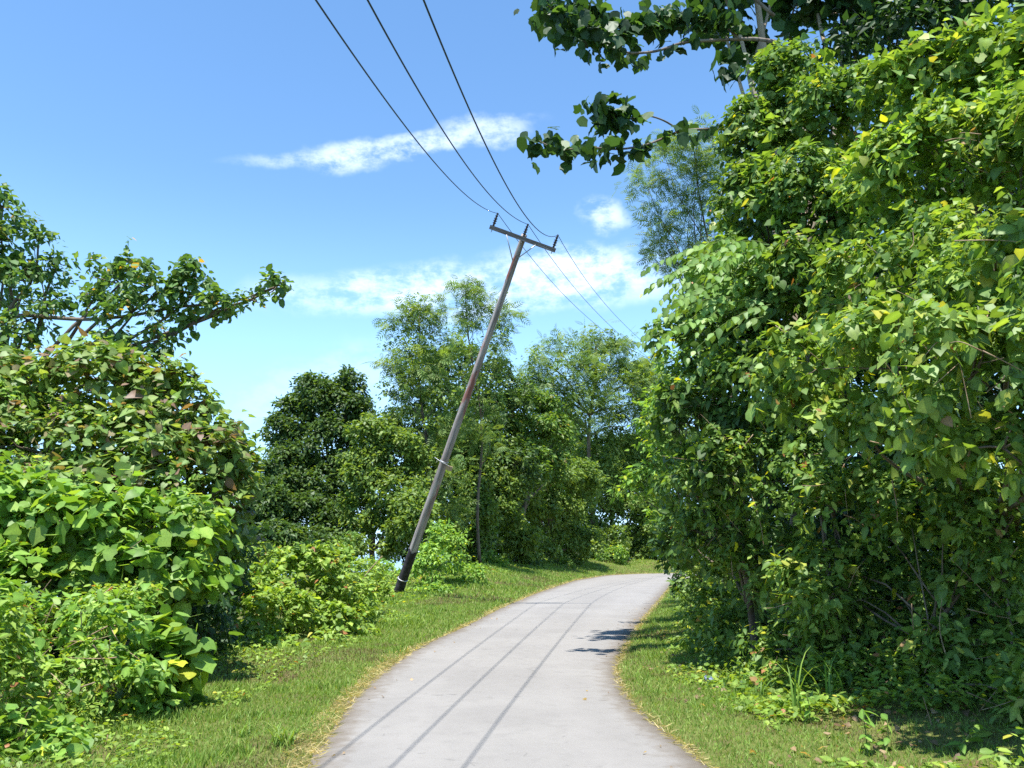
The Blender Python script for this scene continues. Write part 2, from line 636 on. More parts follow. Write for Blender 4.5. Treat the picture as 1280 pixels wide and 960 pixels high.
# ------------------------------------------------------------------ plants
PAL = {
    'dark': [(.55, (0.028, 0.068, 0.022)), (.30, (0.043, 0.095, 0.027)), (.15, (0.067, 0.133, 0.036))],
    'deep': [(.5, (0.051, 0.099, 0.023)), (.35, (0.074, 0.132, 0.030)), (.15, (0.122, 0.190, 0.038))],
    'midlit': [(.42, (0.113, 0.185, 0.037)), (.36, (0.157, 0.234, 0.047)), (.22, (0.221, 0.293, 0.061))],
    'mid': [(.44, (0.081, 0.151, 0.029)), (.36, (0.120, 0.202, 0.040)), (.17, (0.183, 0.264, 0.049)), (.02, (0.451, 0.438, 0.028)), (0.006, (0.361, 0.146, 0.052))],
    'vine': [(.38, (0.118, 0.200, 0.039)), (.34, (0.159, 0.248, 0.050)), (.20, (0.230, 0.313, 0.061)), (.05, (0.326, 0.352, 0.063)), (0.009, (0.367, 0.343, 0.059)), (0.007, (0.338, 0.202, 0.094))],
    'light': [(.40, (0.140, 0.244, 0.061)), (.35, (0.178, 0.283, 0.074)), (.25, (0.222, 0.325, 0.091))],
    'lush': [(.40, (0.129, 0.239, 0.039)), (.35, (0.178, 0.297, 0.050)), (.22, (0.246, 0.364, 0.062)), (.03, (0.451, 0.472, 0.038))],
    'red': [(.36, (0.124, 0.204, 0.046)), (.30, (0.165, 0.247, 0.064)), (.22, (0.226, 0.289, 0.086)), (.09, (0.209, 0.170, 0.085)), (.06, (0.220, 0.135, 0.095))],
    'limb': [(.45, (0.073, 0.144, 0.040)), (.35, (0.107, 0.187, 0.053)), (.18, (0.157, 0.237, 0.069)), (.02, (0.455, 0.279, 0.066))],
    'airy': [(.5, (0.123, 0.202, 0.053)), (.35, (0.165, 0.243, 0.063)), (.15, (0.222, 0.284, 0.069))],
    'yellow': [(.42, (0.106, 0.191, 0.037)), (.35, (0.136, 0.226, 0.044)), (.19, (0.180, 0.253, 0.049)), (.04, (0.202, 0.167, 0.048))],
    'creeper': [(.40, (0.150, 0.244, 0.040)), (.34, (0.209, 0.308, 0.050)), (.20, (0.276, 0.368, 0.063)), (0.024, (0.361, 0.336, 0.050)), (0.012, (0.361, 0.152, 0.062))],
    'grass': [(.42, (0.151, 0.252, 0.040)), (.35, (0.194, 0.287, 0.051)), (.23, (0.253, 0.316, 0.076))],
}
THINGS = []


def blob(px, py, d, rx, ry, rd=None):
    c = W(px, py, d)
    k = math.hypot(d, c[0]) / F
    r = np.array([rx * k, (rd if rd is not None else .5 * (rx + ry) * k), ry * k])
    return c, r


def pick_cols(rng, pal, n):
    ws = np.array([w_ for w_, _ in PAL[pal]])
    cs = np.array([c_ for _, c_ in PAL[pal]])
    i = rng.choice(len(ws), n, p=ws / ws.sum())
    return i, cs[i]


def shoots_on(rng, blobs, L, lai, k, gap, seed, flat=.0, shell=.62, clumps=7, csize=(.30, .52), core=.35):
    """shoot roots spread through the outer shell of a union of blobs; returns root positions and outward directions"""
    P, O = [], []
    B = []
    for c, r in blobs:
        B.append((c, r * (.78 if core < .5 else .88), core))
        for d in unit(rng.normal(size=(clumps, 3)) + np.array([0, -.25, .25])):
            f = rng.uniform(*csize)
            B.append((c + d * r * rng.uniform(.60, 1.25 - csize[1]), r * f * rng.uniform(.8, 1.25, 3), 1.0))
    for bi, (c, r, dn) in enumerate(B):
        rm = float(np.prod(r) ** (1 / 3))
        area = 4 * math.pi * rm * rm
        n = int(lai * dn * .8 * area / (.42 * L * L) / k)
        n = max(n, 5)
        d = unit(rng.normal(size=(n, 3)))
        d[:, 2] = np.where((d[:, 2] < -.3) & (rng.random(n) < .55), -d[:, 2], d[:, 2])
        rad = shell + (1.03 - shell) * np.sqrt(rng.random(n))
        inner = rng.random(n) < .16
        rad = np.where(inner, rng.uniform(.2, shell, n), rad)
        p = d * r * rad[:, None]
        lump = 1 + .24 * wob(c + d * r, 2.2 / max(rm, .2), seed + bi) + .10 * wob(c + d * r, 6.5 / max(rm, .2), seed + 50 + bi)
        p = c + p * lump[:, None]
        o = unit(d / r * rm)
        keep = np.ones(n, bool)
        for bj, (c2, r2, _) in enumerate(B):
            if bj != bi and np.abs(c2 - c).max() < (r2 + r).max() * 1.2:
                keep &= ((((p - c2) / r2) ** 2).sum(1) > .45) | (rng.random(n) < .10)
        back = (p[:, 1] - c[1]) / r[1] > .35
        keep &= ~back | (rng.random(n) < .5)
        if gap > 0:
            g_ = wob(p, 3.4 / max(rm, .25), seed + 7)
            keep &= (g_ > -1 + gap * 1.6) | (rng.random(n) < .12)
        P.append(p[keep])
        O.append(o[keep])
    return np.concatenate(P), np.concatenate(O)


def leaves_from(rng, P, O, L, tmpl, pal, k=6, spread=None, up=.55, out=.55, droop=.45, sig=.55, wid=(.85, 1.15), size=(.45, 1.3)):
    """k leaves along a short shoot at each root"""
    n = len(P)
    spread = spread or 1.5 * L
    sd = unit(O + np.array([0, 0, .35]) + rng.normal(size=(n, 3)) * .45)
    side = unit(np.cross(sd, unit(rng.normal(size=(n, 3)))))
    pos, A, N_ = [], [], []
    for j in range(k):
        tt = (j + rng.random(n)) / k
        sg = 1 if j % 2 else -1
        p = P + sd * (spread * (tt - .35))[:, None] + side * (sg * .22 * L) + rng.normal(size=(n, 3)) * (.16 * L)
        nn = unit(O * out + np.array([0, 0, up]) + rng.normal(size=(n, 3)) * sig)
        a = side * sg * .75 + sd * .35 + O * .35 + np.array([0, 0, -droop]) + rng.normal(size=(n, 3)) * .35
        a = a - nn * (a * nn).sum(1, keepdims=True)
        pos.append(p)
        A.append(unit(a))
        N_.append(nn)
    pos, A, N_ = np.concatenate(pos), np.concatenate(A), np.concatenate(N_)
    m = len(pos)
    s = L * rng.uniform(size[0], size[1], m)
    ci, col = pick_cols(rng, pal, m)
    return dict(t=tmpl, pos=pos, A=A, N=N_, s=s, wd=rng.uniform(wid[0], wid[1], m), zs=rng.uniform(-.4, 2.1, m), ci=ci, pal=pal,
                col=col * rng.uniform(.78, 1.22, (m, 1)))


def branch_path(rng, a, b, n=9, wig=.07, sag=.0):
    a, b = np.asarray(a, float), np.asarray(b, float)
    u = np.linspace(0, 1, n)[:, None]
    L = np.linalg.norm(b - a)
    p = a * (1 - u) + b * u
    ph = rng.uniform(0, 6.28, (2, 3))
    p = p + np.sin(u * 3.3 + ph[0]) * wig * L * .5 * np.sin(u * math.pi) + np.sin(u * 8 + ph[1]) * wig * L * .2 * np.sin(u * math.pi)
    p[:, 2] += sag * L * np.sin(u[:, 0] * math.pi)
    return p


def wood(rng, base, blobs, r0, fork=.35, twig=True, bark_r=.35, lead=None, wig=.05):
    """trunk from the base up, limbs to every blob, twigs inside the blobs"""
    mb = MB()
    cs = np.array([c for c, _ in blobs])
    top = cs[cs[:, 2].argmax()] if lead is None else np.asarray(lead)
    base = np.asarray(base, float)
    tp = branch_path(rng, base - np.array([0, 0, .15]), top, 12, wig)
    tr = r0 * np.linspace(1, .28, 12)
    tr[0] *= 1.35
    mb.tube(tp, tr, 8)
    for c, r in blobs:
        j = int(np.clip(((c[2] - base[2]) / max(top[2] - base[2], .1) * fork + .12) * 11, 1, 9))
        p = branch_path(rng, tp[j], c, 8, .10, .05)
        mb.tube(p, tr[j] * np.linspace(.62, .18, 8), 6)
        if twig:
            for q in range(4):
                d = unit(rng.normal(size=3) + np.array([0, -.3, .5]))
                e = c + d * r * .9
                mb.tube(branch_path(rng, c, e, 5, .12), tr[j] * np.linspace(.2, .05, 5), 4)
    return mb


def plant(name, label, cat, base, blobs, L, tmpl, pal, seed, lai=2.2, k=6, gap=.2, r0=.06, bark=None, group=None, singles=0, stems=None, extra=None, lead=None, fork=.35, shell=.62, clumps=7, csize=(.26, .50), core=.35, spray=.07, trunk_wig=.05, **kw):
    rng = np.random.default_rng(seed)
    bx_, by_ = base
    loc = np.array([bx_, by_, tz(bx_, by_)])
    root = empty(name, loc, label, cat, group)
    mb = wood(rng, loc, blobs, r0, fork, lead=lead, wig=trunk_wig)
    for (sx, sy), e, rr_ in (stems or []):
        s0 = np.array([sx, sy, tz(sx, sy) - .1])
        mb.tube(branch_path(rng, s0, e, 10, .06), rr_ * np.linspace(1.1, .4, 10), 7)
    link('trunk', mb.mesh('trunk'), bark or M_BARK, root)
    P, O = shoots_on(rng, blobs, L, lai, k, gap, seed, shell=shell, clumps=clumps, csize=csize, core=core)
    tm = [q if isinstance(q, tuple) else (q, rng.uniform(.9, 1.1), pal) for q in (tmpl if isinstance(tmpl, tuple) else (tmpl,))]
    pn = wob(P, 2.6, seed + 900) + .5 * wob(P, 6.0, seed + 901) + rng.normal(size=len(P)) * .12      # kinds grow in patches
    which = np.clip((pn.argsort().argsort() * len(tm)) // max(len(P), 1), 0, len(tm) - 1)
    ch = []
    for q, (tn, sc_, pl_) in enumerate(tm):
        kk = max(3, int(round(k / max(sc_, .6))))
        ch.append(leaves_from(rng, P[which == q], O[which == q], L * sc_, tn, pl_, kk, spread=1.5 * L * max(sc_, .8), **kw))
    tmpl = tm[0][0]
    if spray and tmpl not in ('feather', 'small'):                                   # young shoots that stand clear of the crown
        sel = rng.random(len(P)) < spray
        n_ = int(sel.sum())
        if n_:
            kw2 = dict(kw)
            kw2['size'] = (.4, .95)
            ch.append(leaves_from(rng, P[sel] + unit(O[sel] + np.array([0, 0, .5])) * (L * rng.uniform(.2, 1.5, (n_, 1))), O[sel], L, tmpl, pal, k + 2, spread=2.6 * L, **kw2))
    if extra:
        ch += extra(rng)
    THINGS.append((root, ch, singles))
    return root



# ================================================================== leaning utility pole
mw, t = mat_new('weathered_pole_timber')
tcn = t.n('ShaderNodeTexCoord')
mp = t.n('ShaderNodeMapping')
mp.inputs['Scale'].default_value = (9, 9, .55)
t.put(mp.inputs[0], tcn.outputs['Object'])
g1 = t.noise(mp.outputs[0], 2.2, 6.0, .65)
mp2 = t.n('ShaderNodeMapping')
mp2.inputs['Scale'].default_value = (2.6, 2.6, .62)
mp2.inputs['Location'].default_value = (.3, .1, 1.7)
t.put(mp2.inputs[0], tcn.outputs['Object'])
g2 = t.noise(mp2.outputs[0], 1.5, 4.0, .6)
g4 = t.noise(tcn.outputs['Object'], .8, 2.0)
c = t.mix(t.smooth(g1, .32, .68), RGB(.16, .135, .125), RGB(.40, .365, .345))
c = t.mix(t.smooth(g4, .45, .65, 0, .55), c, RGB(.20, .15, .13))
c = t.mix(t.smooth(g2, .53, .63, 0, .85), c, RGB(.23, .075, .055))
finish(t, principled(t, c, .85, .2, g1, .01, .6).outputs[0])
mt, t = mat_new('tar_coat')
tcn = t.n('ShaderNodeTexCoord')
g1 = t.noise(tcn.outputs['Object'], 7.0, 5.0, .65)
finish(t, principled(t, t.mix(t.smooth(g1, .35, .7), RGB(.012, .011, .012), RGB(.045, .04, .042)), .7, .3, g1, .01, .5).outputs[0])
mz, t = mat_new('galvanised_steel')
tcn = t.n('ShaderNodeTexCoord')
pz = principled(t, t.mix(t.noise(tcn.outputs['Object'], 9.0), RGB(.32, .32, .33), RGB(.52, .52, .53)), .5, .5)
pz.inputs['Metallic'].default_value = .6
finish(t, pz.outputs[0])
mi, t = mat_new('dark_glazed_porcelain')
tcn = t.n('ShaderNodeTexCoord')
finish(t, principled(t, t.mix(t.noise(tcn.outputs['Object'], 14.0), RGB(.02, .018, .02), RGB(.04, .03, .03)), .25, .5).outputs[0])
mx, t = mat_new('crossarm_timber')
tcn = t.n('ShaderNodeTexCoord')
mp = t.n('ShaderNodeMapping')
mp.inputs['Scale'].default_value = (.6, 9, 9)
t.put(mp.inputs[0], tcn.outputs['Object'])
g1 = t.noise(mp.outputs[0], 3.0, 6.0, .65)
finish(t, principled(t, t.mix(t.smooth(g1, .3, .7), RGB(.13, .10, .09), RGB(.34, .30, .29)), .85, .2, g1, .01, .6).outputs[0])
mk_, t = mat_new('wire_sheath')
tcn = t.n('ShaderNodeTexCoord')
finish(t, principled(t, t.mix(t.noise(tcn.outputs['Object'], 3.0), RGB(.012, .02, .03), RGB(.03, .04, .055)), .5, .4).outputs[0])

pb = np.array([-3.44, 24.9, 0])
pb[2] = tz(pb[0], pb[1])
ptop = W(655.5, 293, 21.0)
arm_l, arm_r = W(614.5, 288.5, 21.0), W(698, 312.5, 21.1)
ez = unit(ptop - pb)
ex = arm_r - arm_l
arm_len = float(np.linalg.norm(ex))
ex = unit(ex - ez * np.dot(ex, ez))
ey = np.cross(ez, ex)
PL = float(np.linalg.norm(ptop - pb))
pole = bpy.data.objects.new('utility_pole', None)
C.objects.link(pole)
PM = Matrix(((ex[0], ey[0], ez[0], pb[0]), (ex[1], ey[1], ez[1], pb[1]), (ex[2], ey[2], ez[2], pb[2]), (0, 0, 0, 1)))
pole.matrix_basis = PM
tag(pole, 'leaning grey timber utility pole with crossarm, tarred foot and peeling red patches', 'utility pole')


def pole_r(z):
    return .138 - (.138 - .080) * z / PL


rng = np.random.default_rng(3)
nz_, na_ = 60, 20
pv = []
for i in range(nz_):
    z = -.6 + (PL + .6) * i / (nz_ - 1)
    for j in range(na_):
        a = 2 * math.pi * j / na_
        r = pole_r(z) * (1 + .03 * math.sin(3 * a + z * .8) + .02 * math.sin(7 * a + 2.1 * z)) + rng.normal() * .0015
        pv.append((r * math.cos(a), r * math.sin(a), z))
pf = []
for i in range(nz_ - 1):
    for j in range(na_):
        j2 = (j + 1) % na_
        pf.append((i * na_ + j, i * na_ + j2, (i + 1) * na_ + j2, (i + 1) * na_ + j))
pf.append(tuple((nz_ - 1) * na_ + j for j in range(na_)))
mb = MB()
mb.add(pv, pf)
link('shaft', mb.mesh('shaft'), mw, pole)
TAR = PL * .128
mb = MB()
prof = []
tv, tf = [], []
for i in range(14):
    z = -.5 + (TAR + .5) * i / 13
    for j in range(na_):
        a = 2 * math.pi * j / na_
        zz = z + (.05 * math.sin(2 * a + 1) + .03 * math.sin(5 * a) if i == 13 else 0)
        r = (pole_r(z) * (1 + .03 * math.sin(3 * a + z * .8) + .02 * math.sin(7 * a + 2.1 * z)) + .007) * (1 + .05 * max(0, 1 - z))
        tv.append((r * math.cos(a), r * math.sin(a), zz))
for i in range(13):
    for j in range(na_):
        j2 = (j + 1) % na_
        tf.append((i * na_ + j, i * na_ + j2, (i + 1) * na_ + j2, (i + 1) * na_ + j))
mb.add(tv, tf)
tag(link('tar_coating', mb.mesh('tar_coating'), mt, pole), 'black tar coat round the foot of the pole')


def band(z, h=.03, ext=.008, mat=mz, name='band'):
    m = MB()
    r = pole_r(z) * 1.05 + ext
    m.lathe([(r, z - h / 2), (r + .004, z - h / 2 + .004), (r + .004, z + h / 2 - .004), (r, z + h / 2)], 20)
    return link(name, m.mesh(name), mat, pole)


band(PL * .042, .025, .02)
ARM_Z = PL - .13
off = -(pole_r(PL) + .05)
mb = MB()
h2 = arm_len / 2
mb.box((-h2, off - .045, ARM_Z - .06), (h2, off + .045, ARM_Z + .06))
link('crossarm', mb.mesh('crossarm', False), mx, pole)
for x0, x1, z1 in ((-.46, -.06, .66), (.40, .06, .54)):
    mb = MB()
    a, b = np.array([x0, off - .055, ARM_Z - .045]), np.array([x1, off + .02, ARM_Z - z1])
    mb.tube([a, a * .5 + b * .5 + np.array([0, -.004, 0]), b], .016, 6)
    link('brace', mb.mesh('brace'), mz, pole)
INS_TOP = []
for x0 in (-h2 + .085, .005, h2 - .085):
    lm = MB()
    pr = [(.012, -.14), (.012, .0), (.03, .001), (.034, .02), (.024, .05), (.05, .07), (.052, .085), (.03, .10), (.03, .12), (.052, .135), (.054, .15),
          (.03, .165), (.03, .185), (.05, .20), (.05, .215), (.028, .23), (.026, .26), (.042, .275), (.042, .29), (.024, .305), (.022, .33), (.030, .34), (.028, .37), (.012, .378)]
    lm.lathe(pr, 12)
    io = link('insulator', lm.mesh('insulator'), mi, pole)
    lift = .06
    io.location = (x0, off, ARM_Z + lift)
    INS_TOP.append(np.array(PM @ Vector((x0, off, ARM_Z + lift + .36))))
    bm_ = MB()
    bm_.tube([(x0, off, ARM_Z - .061), (x0, off, ARM_Z - .13)], .011, 6)
    link('bolt', bm_.mesh('bolt'), mz, pole)
# small number plate wired to the pole
zt = PL * .385
tp_ = MB()
tp_.box((.10, -pole_r(zt) - .055, zt - .17), (.30, -pole_r(zt) - .03, zt - .03))
mpl, t = mat_new('faded_tin')
tcn = t.n('ShaderNodeTexCoord')
finish(t, principled(t, t.mix(t.noise(tcn.outputs['Object'], 12.0), RGB(.34, .22, .12), RGB(.45, .33, .20)), .7, .3).outputs[0])
link('tag_plate', tp_.mesh('tag_plate', False), mpl, pole)
rm_ = MB()
rm_.tube([(-.30, -.12, zt + .05), (-.12, -.19, zt + .02), (0, -.2, zt), (.12, -.18, zt - .02), (.22, -.17, zt - .06)], .011, 5)
link('tie_wire', rm_.mesh('tie_wire'), mz, pole)
band(zt, .03, .003)

# ================================================================== three power lines
NEAR = [[(395, 0), (431, 53), (471, 111), (506, 156), (540, 200), (577.5, 239), (606, 261)],
        [(460, 0), (487, 50), (512, 94), (546, 153), (577.5, 200), (609, 237), (637, 269)],
        [(530, 0), (549, 50), (568, 94), (593, 150), (621, 209), (649, 259), (668, 283)]]
FAR = [[(672, 330, 25.0), (745, 406, 36.5), (790, 436, 46.0)],
       [(695, 330, 25.0), (740, 380, 33.0), (775, 417, 40.0), (806, 447, 48.0)],
       [(720, 330, 25.0), (760, 377, 33.5), (785, 409, 40.5), (815, 442, 49.0)]]
r_wire = .0092
WL = ['black overhead wire tied to the raised end of the tilted crossarm', 'black overhead wire tied at the middle of the tilted crossarm',
      'black overhead wire tied to the lowered end of the tilted crossarm']
for i in range(3):
    top = INS_TOP[i]
    r = pix_dir(*NEAR[i][0])
    t1 = (6.35 - .22 * i - CAM_H) / (r.z / r.y)         # distance where the wire leaves the picture overhead
    x1 = r.x / r.y * t1
    m = (top[0] - x1) / (top[1] - t1)                   # a hanging wire keeps to one vertical plane
    yy, zz = [top[1]], [top[2]]
    for px, py in NEAR[i]:
        r = pix_dir(px, py)
        y_ = (top[0] - m * top[1]) / (r.x / r.y - m)
        if t1 - .1 < y_ < top[1] - .5:
            yy.append(y_)
            zz.append(CAM_H + r.z / r.y * y_)
    cf = np.polyfit(yy, zz, 3, w=np.r_[30.0, np.ones(len(yy) - 1)])
    ys = np.linspace(top[1], t1 - 1.0, 60)
    near = np.stack([top[0] + m * (ys - top[1]), ys, np.polyval(cf, ys) + (top[2] - np.polyval(cf, top[1]))], 1)
    sl = (near[-1, 2] - near[-2, 2]) / (ys[-1] - ys[-2])
    yb = np.linspace(t1 - 1.6, -24.0, 24)
    dyb = yb - ys[-1]
    back = np.stack([near[-1, 0] + m * dyb, yb, near[-1, 2] + max(min(sl, .12), -.05) * dyb + .006 * dyb ** 2], 1)
    far = np.array([top] + [W(*q) for q in FAR[i]])
    far = np.vstack([far, far[-1] + (far[-1] - far[-2]) * np.array([2.2, 1.6, 1.4])])
    sg = np.r_[0, np.cumsum(np.linalg.norm(np.diff(far, axis=0), axis=1))]
    u = np.linspace(0, sg[-1], 36)[1:]
    cfz = [np.polyfit(sg, far[:, q], 2, w=[9, 1, 1, 1, 1][:len(sg)] + [1] * max(0, len(sg) - 5)) for q in range(3)]
    farp = np.stack([np.polyval(cfz[q], u) + (top[q] - np.polyval(cfz[q], 0)) for q in range(3)], 1)
    path = np.vstack([back[::-1], near[::-1], farp])
    mb = MB()
    mb.tube(path, r_wire, 6)
    tag(link('power_line', mb.mesh('power_line'), mk_), WL[i], 'power line', 'wires strung along the leaning pole')

# ================================================================== plants on the near side and beyond
def B(*rows):
    return [blob(*r) for r in rows]


# --- the wall of growth along the inside of the bend
plant('vine_draped_tree', 'tall tree thickly draped in small heart-leaved vine below the lobed-leaf limbs', 'tree', (3.9, 11.6),
      B((985, 112, 11.3, 55, 50), (938, 190, 11.3, 45, 66), (1040, 150, 10.8, 66, 62), (955, 265, 10.8, 62, 66), (1045, 265, 10.0, 80, 72), (905, 345, 11.0, 42, 44), (985, 370, 10.0, 76, 62)),
      .105, (('heart', 1.0, 'mid'), ('ovate', .8, 'mid'), ('heart', 1.2, 'vine'), ('ovate', 1.15, 'deep')), 'mid', 101, core=.9, lai=2.6, gap=.14, r0=.075, singles=300, up=.6, out=.7, droop=.8)
plant('wild_fig_tree', 'bright broad-leaved tree with loose upper branches and scattered yellow leaves beside the vine curtain', 'tree', (6.0, 8.2),
      B((1235, 85, 8.2, 80, 54), (1150, 105, 8.6, 58, 40), (1275, 190, 7.5, 90, 80), (1190, 215, 7.9, 90, 75), (1115, 235, 8.5, 70, 65), (1330, 90, 7.4, 70, 80), (1430, 200, 6.4, 110, 130)) + [(np.array([4.0, 4.3, 5.7]), np.array([.95, .9, .7])), (np.array([5.2, 4.9, 5.2]), np.array([1.2, 1.1, .9]))],  # clumps past the frame's right and top are added unseen, to shade the verge
      .104, (('heart', 1.0, 'vine'), ('ovate', 1.1, 'lush'), ('heart', 1.25, 'vine')), 'vine', 102, core=.6, lai=2.2, gap=.32, r0=.09, singles=300, up=.7, out=.55, droop=.6)
curtain = plant('vine_curtain', 'sunlit curtain of round-leaved vine with dry twigs hanging over the shaded undergrowth', 'vine', (5.2, 8.0),
      B((1060, 370, 8.3, 80, 70), (1150, 350, 7.1, 85, 75), (1245, 340, 6.1, 90, 85), (1030, 465, 7.6, 72, 66), (1120, 460, 6.5, 90, 80), (1215, 470, 5.6, 90, 80), (1300, 470, 5.1, 60, 110), (1420, 480, 4.9, 100, 150), (1085, 545, 7.2, 66, 46), (1170, 550, 6.2, 74, 46), (1255, 560, 5.4, 66, 40)),  # the clump beyond the right frame edge is unseen, added to throw shade
      .094, (('heart', 1.0, 'vine'), ('ovate', .62, 'creeper'), ('round', 1.3, 'vine'), ('heart', .8, 'mid'), ('ovate', 1.1, 'vine')), 'vine', 103, lai=2.1, gap=.33, r0=.07, singles=300, up=.55, out=.7, droop=.9)
glossy = plant('glossy_shrub', 'tall shaded shrub with narrow glossy leaves at the corner where the road bends away', 'shrub', (3.2, 10.9),
      B((885, 440, 10.4, 62, 55), (935, 500, 10.0, 75, 70), (868, 530, 10.3, 48, 60), (915, 590, 9.9, 80, 70), (975, 600, 9.6, 60, 70), (862, 610, 10.6, 44, 60), (895, 670, 10.6, 56, 42), (852, 665, 12.5, 32, 38), (1000, 520, 9.4, 45, 60)),
      .10, (('ovate', 1.0, 'mid'), ('ovate', .75, 'vine'), ('heart', 1.0, 'deep'), ('ovate', 1.25, 'mid')), 'mid', 104, lai=2.3, gap=.26, r0=.05, singles=300, up=.55, out=.6, droop=.75)
thicket = plant('shade_thicket', 'dark leafy thicket of mixed small leaves in shade under the vine curtain', 'thicket', (4.0, 8.6),
      B((1080, 650, 8.7, 85, 60), (1180, 660, 7.8, 90, 60), (1270, 640, 7.2, 70, 80), (960, 700, 10.0, 60, 50), (1030, 740, 9.2, 70, 55), (930, 720, 10.8, 40, 40), (1130, 750, 8.8, 85, 60), (1230, 760, 8.0, 85, 75), (930, 790, 11.6, 45, 40), (1010, 820, 9.6, 65, 40), (1110, 835, 8.7, 80, 50),
        (1210, 850, 8.0, 80, 55), (1290, 860, 7.6, 60, 70), (890, 735, 13.6, 45, 38), (885, 800, 12.0, 26, 40), (890, 760, 13.0, 30, 36), (915, 835, 10.4, 34, 32), (965, 850, 9.6, 42, 36), (1020, 880, 8.8, 50, 30), (1100, 900, 7.9, 60, 32), (1190, 915, 7.3, 60, 32), (1275, 920, 6.8, 60, 40), (1340, 900, 6.4, 60, 60), (1140, 930, 7.2, 40, 16), (1230, 945, 6.7, 50, 16), (930, 880, 9.0, 36, 22), (1000, 912, 8.0, 42, 22), (1085, 936, 7.3, 46, 20), (1175, 952, 6.8, 50, 20), (1270, 962, 6.4, 60, 28)),
      .095, (('ovate', 1.0, 'mid'), ('heart', 1.0, 'vine'), ('ovate', .8, 'mid'), ('ovate', 1.3, 'vine')), 'mid', 105, lai=2.1, gap=.28, r0=.03, singles=300, up=.7, out=.45, droop=.5,
      stems=[((3.85, 9.9), W(1012, 560, 9.6), .032), ((4.05, 9.6), W(1040, 610, 9.3), .03), ((4.6, 9.0), W(1190, 620, 8.6), .018), ((4.9, 8.4), W(1240, 700, 8.0), .02), ((3.5, 11.5), W(960, 640, 11.2), .02)])
plant('forest_tree', 'deep green tree crowded behind the vine curtain and fig tree', 'tree', (7.2, 12.6),
      B((1120, 60, 13.5, 90, 70), (1220, 30, 12.8, 90, 60), (1150, 200, 12.6, 110, 110), (1270, 250, 11.8, 110, 130), (1180, 400, 12.0, 120, 120), (1290, 480, 11.2, 100, 120), (1200, 600, 11.6, 130, 100), (1080, 560, 12.8, 110, 110), (1120, 720, 12.0, 130, 90), (1290, 720, 10.8, 110, 100)),
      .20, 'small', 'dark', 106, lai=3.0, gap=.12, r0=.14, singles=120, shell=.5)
plant('understorey_tree', 'dark understorey tree filling the gap behind the glossy shrub', 'tree', (6.6, 19.0),
      B((930, 420, 17.5, 70, 90), (1010, 420, 16.5, 90, 120), (880, 560, 18.5, 50, 80), (950, 600, 17.0, 90, 90), (890, 680, 19.0, 60, 50), (990, 720, 15.5, 90, 60), (850, 690, 22.0, 26, 30), (1000, 250, 16.5, 80, 110)),
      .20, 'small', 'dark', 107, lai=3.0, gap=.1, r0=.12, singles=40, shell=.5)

# bright shoots with two rows of hanging leaves
def arching(rng):
    pos, A, N_, S = [], [], [], []
    mb = MB()
    for k in range(30):
        sx, sy = rng.uniform(890, 965), rng.uniform(300, 400)
        d0 = 9.7 + rng.uniform(-.5, .6)
        s0 = W(sx, sy, d0)
        ln = rng.uniform(.45, 1.15)
        dirn = unit(np.array([-1.0, rng.uniform(-.55, .35), rng.uniform(-.35, .25)]))
        n = int(ln / .07)
        u = np.linspace(0, 1, n)
        path = s0 + dirn * (u * ln)[:, None]
        path[:, 2] -= rng.uniform(.3, .65) * ln * u ** 2.2
        path += np.sin(u * 5 + k)[:, None] * rng.normal(size=3) * .02
        ROOTS.append(s0)
        mb.tube(path[::2], np.linspace(.008, .003, len(path[::2])), 5)
        tg = unit(np.gradient(path, axis=0))
        sd = unit(np.cross(tg, [0, 0, 1]))
        for j in range(1, n):
            for sg in (-1, 1):
                a = unit(sd[j] * sg * .55 + tg[j] * .45 + np.array([0, 0, -.62]) + rng.normal(size=3) * .26)
                nn = unit(np.array([0, 0, .55]) + sd[j] * sg * .8 + rng.normal(size=3) * .30)
                if rng.random() < .12:
                    continue
                nn = unit(nn - a * np.dot(nn, a))
                pos.append(path[j])
                A.append(a)
                N_.append(nn)
                S.append(rng.uniform(.125, .18) * (1 - .35 * u[j] ** 3))
    FR.append(mb)
    m = len(pos)
    ci, col = pick_cols(rng, 'light', m)
    return [dict(t='ovate', pos=np.array(pos), A=np.array(A), N=np.array(N_), s=np.array(S), wd=rng.uniform(1.0, 1.3, m), zs=rng.uniform(.3, 1.2, m), ci=ci, pal='light', col=col * rng.uniform(.85, 1.2, (m, 1)))]


ROOTS, FR = [], []
feather_shrub = plant('arching_shrub', 'pale green shrub whose arching shoots carry two rows of hanging leaves', 'shrub', (3.3, 11.2),
                      B((930, 350, 9.9, 40, 45), (900, 400, 9.9, 45, 35)), .13, 'ovate', 'light', 108, lai=1.2, gap=.2, r0=.04, singles=300, bark=M_STALK, extra=arching)
link('arching_stalk', FR[0].mesh('arching_stalk'), M_STALK, feather_shrub)['kind'] = 'stuff'

# tall tree with lobed leaves over the road
def limb_leaves(rng, path, frac, n, spread, L=.19):
    m = len(path)
    i0 = int(m * frac)
    idx = rng.integers(i0, m, n)
    p = path[idx] + rng.normal(size=(n, 3)) * np.array([spread, spread, spread * .75])
    nn = unit(np.array([0, 0, .35]) + rng.normal(size=(n, 3)) * .7 + np.array([0, -.35, 0]))
    a = unit(np.array([0, 0, -1.0]) + rng.normal(size=(n, 3)) * .45)
    a = unit(a - nn * (a * nn).sum(1, keepdims=True))
    ci, col = pick_cols(rng, 'dark', n)
    return dict(t='lobed', pos=p, A=a, N=nn, s=L * rng.uniform(.55, 1.15, n), wd=rng.uniform(.8, 1.1, n), zs=rng.uniform(.4, 1.6, n), ci=ci, pal='dark', col=col * rng.uniform(.8, 1.25, (n, 1)))


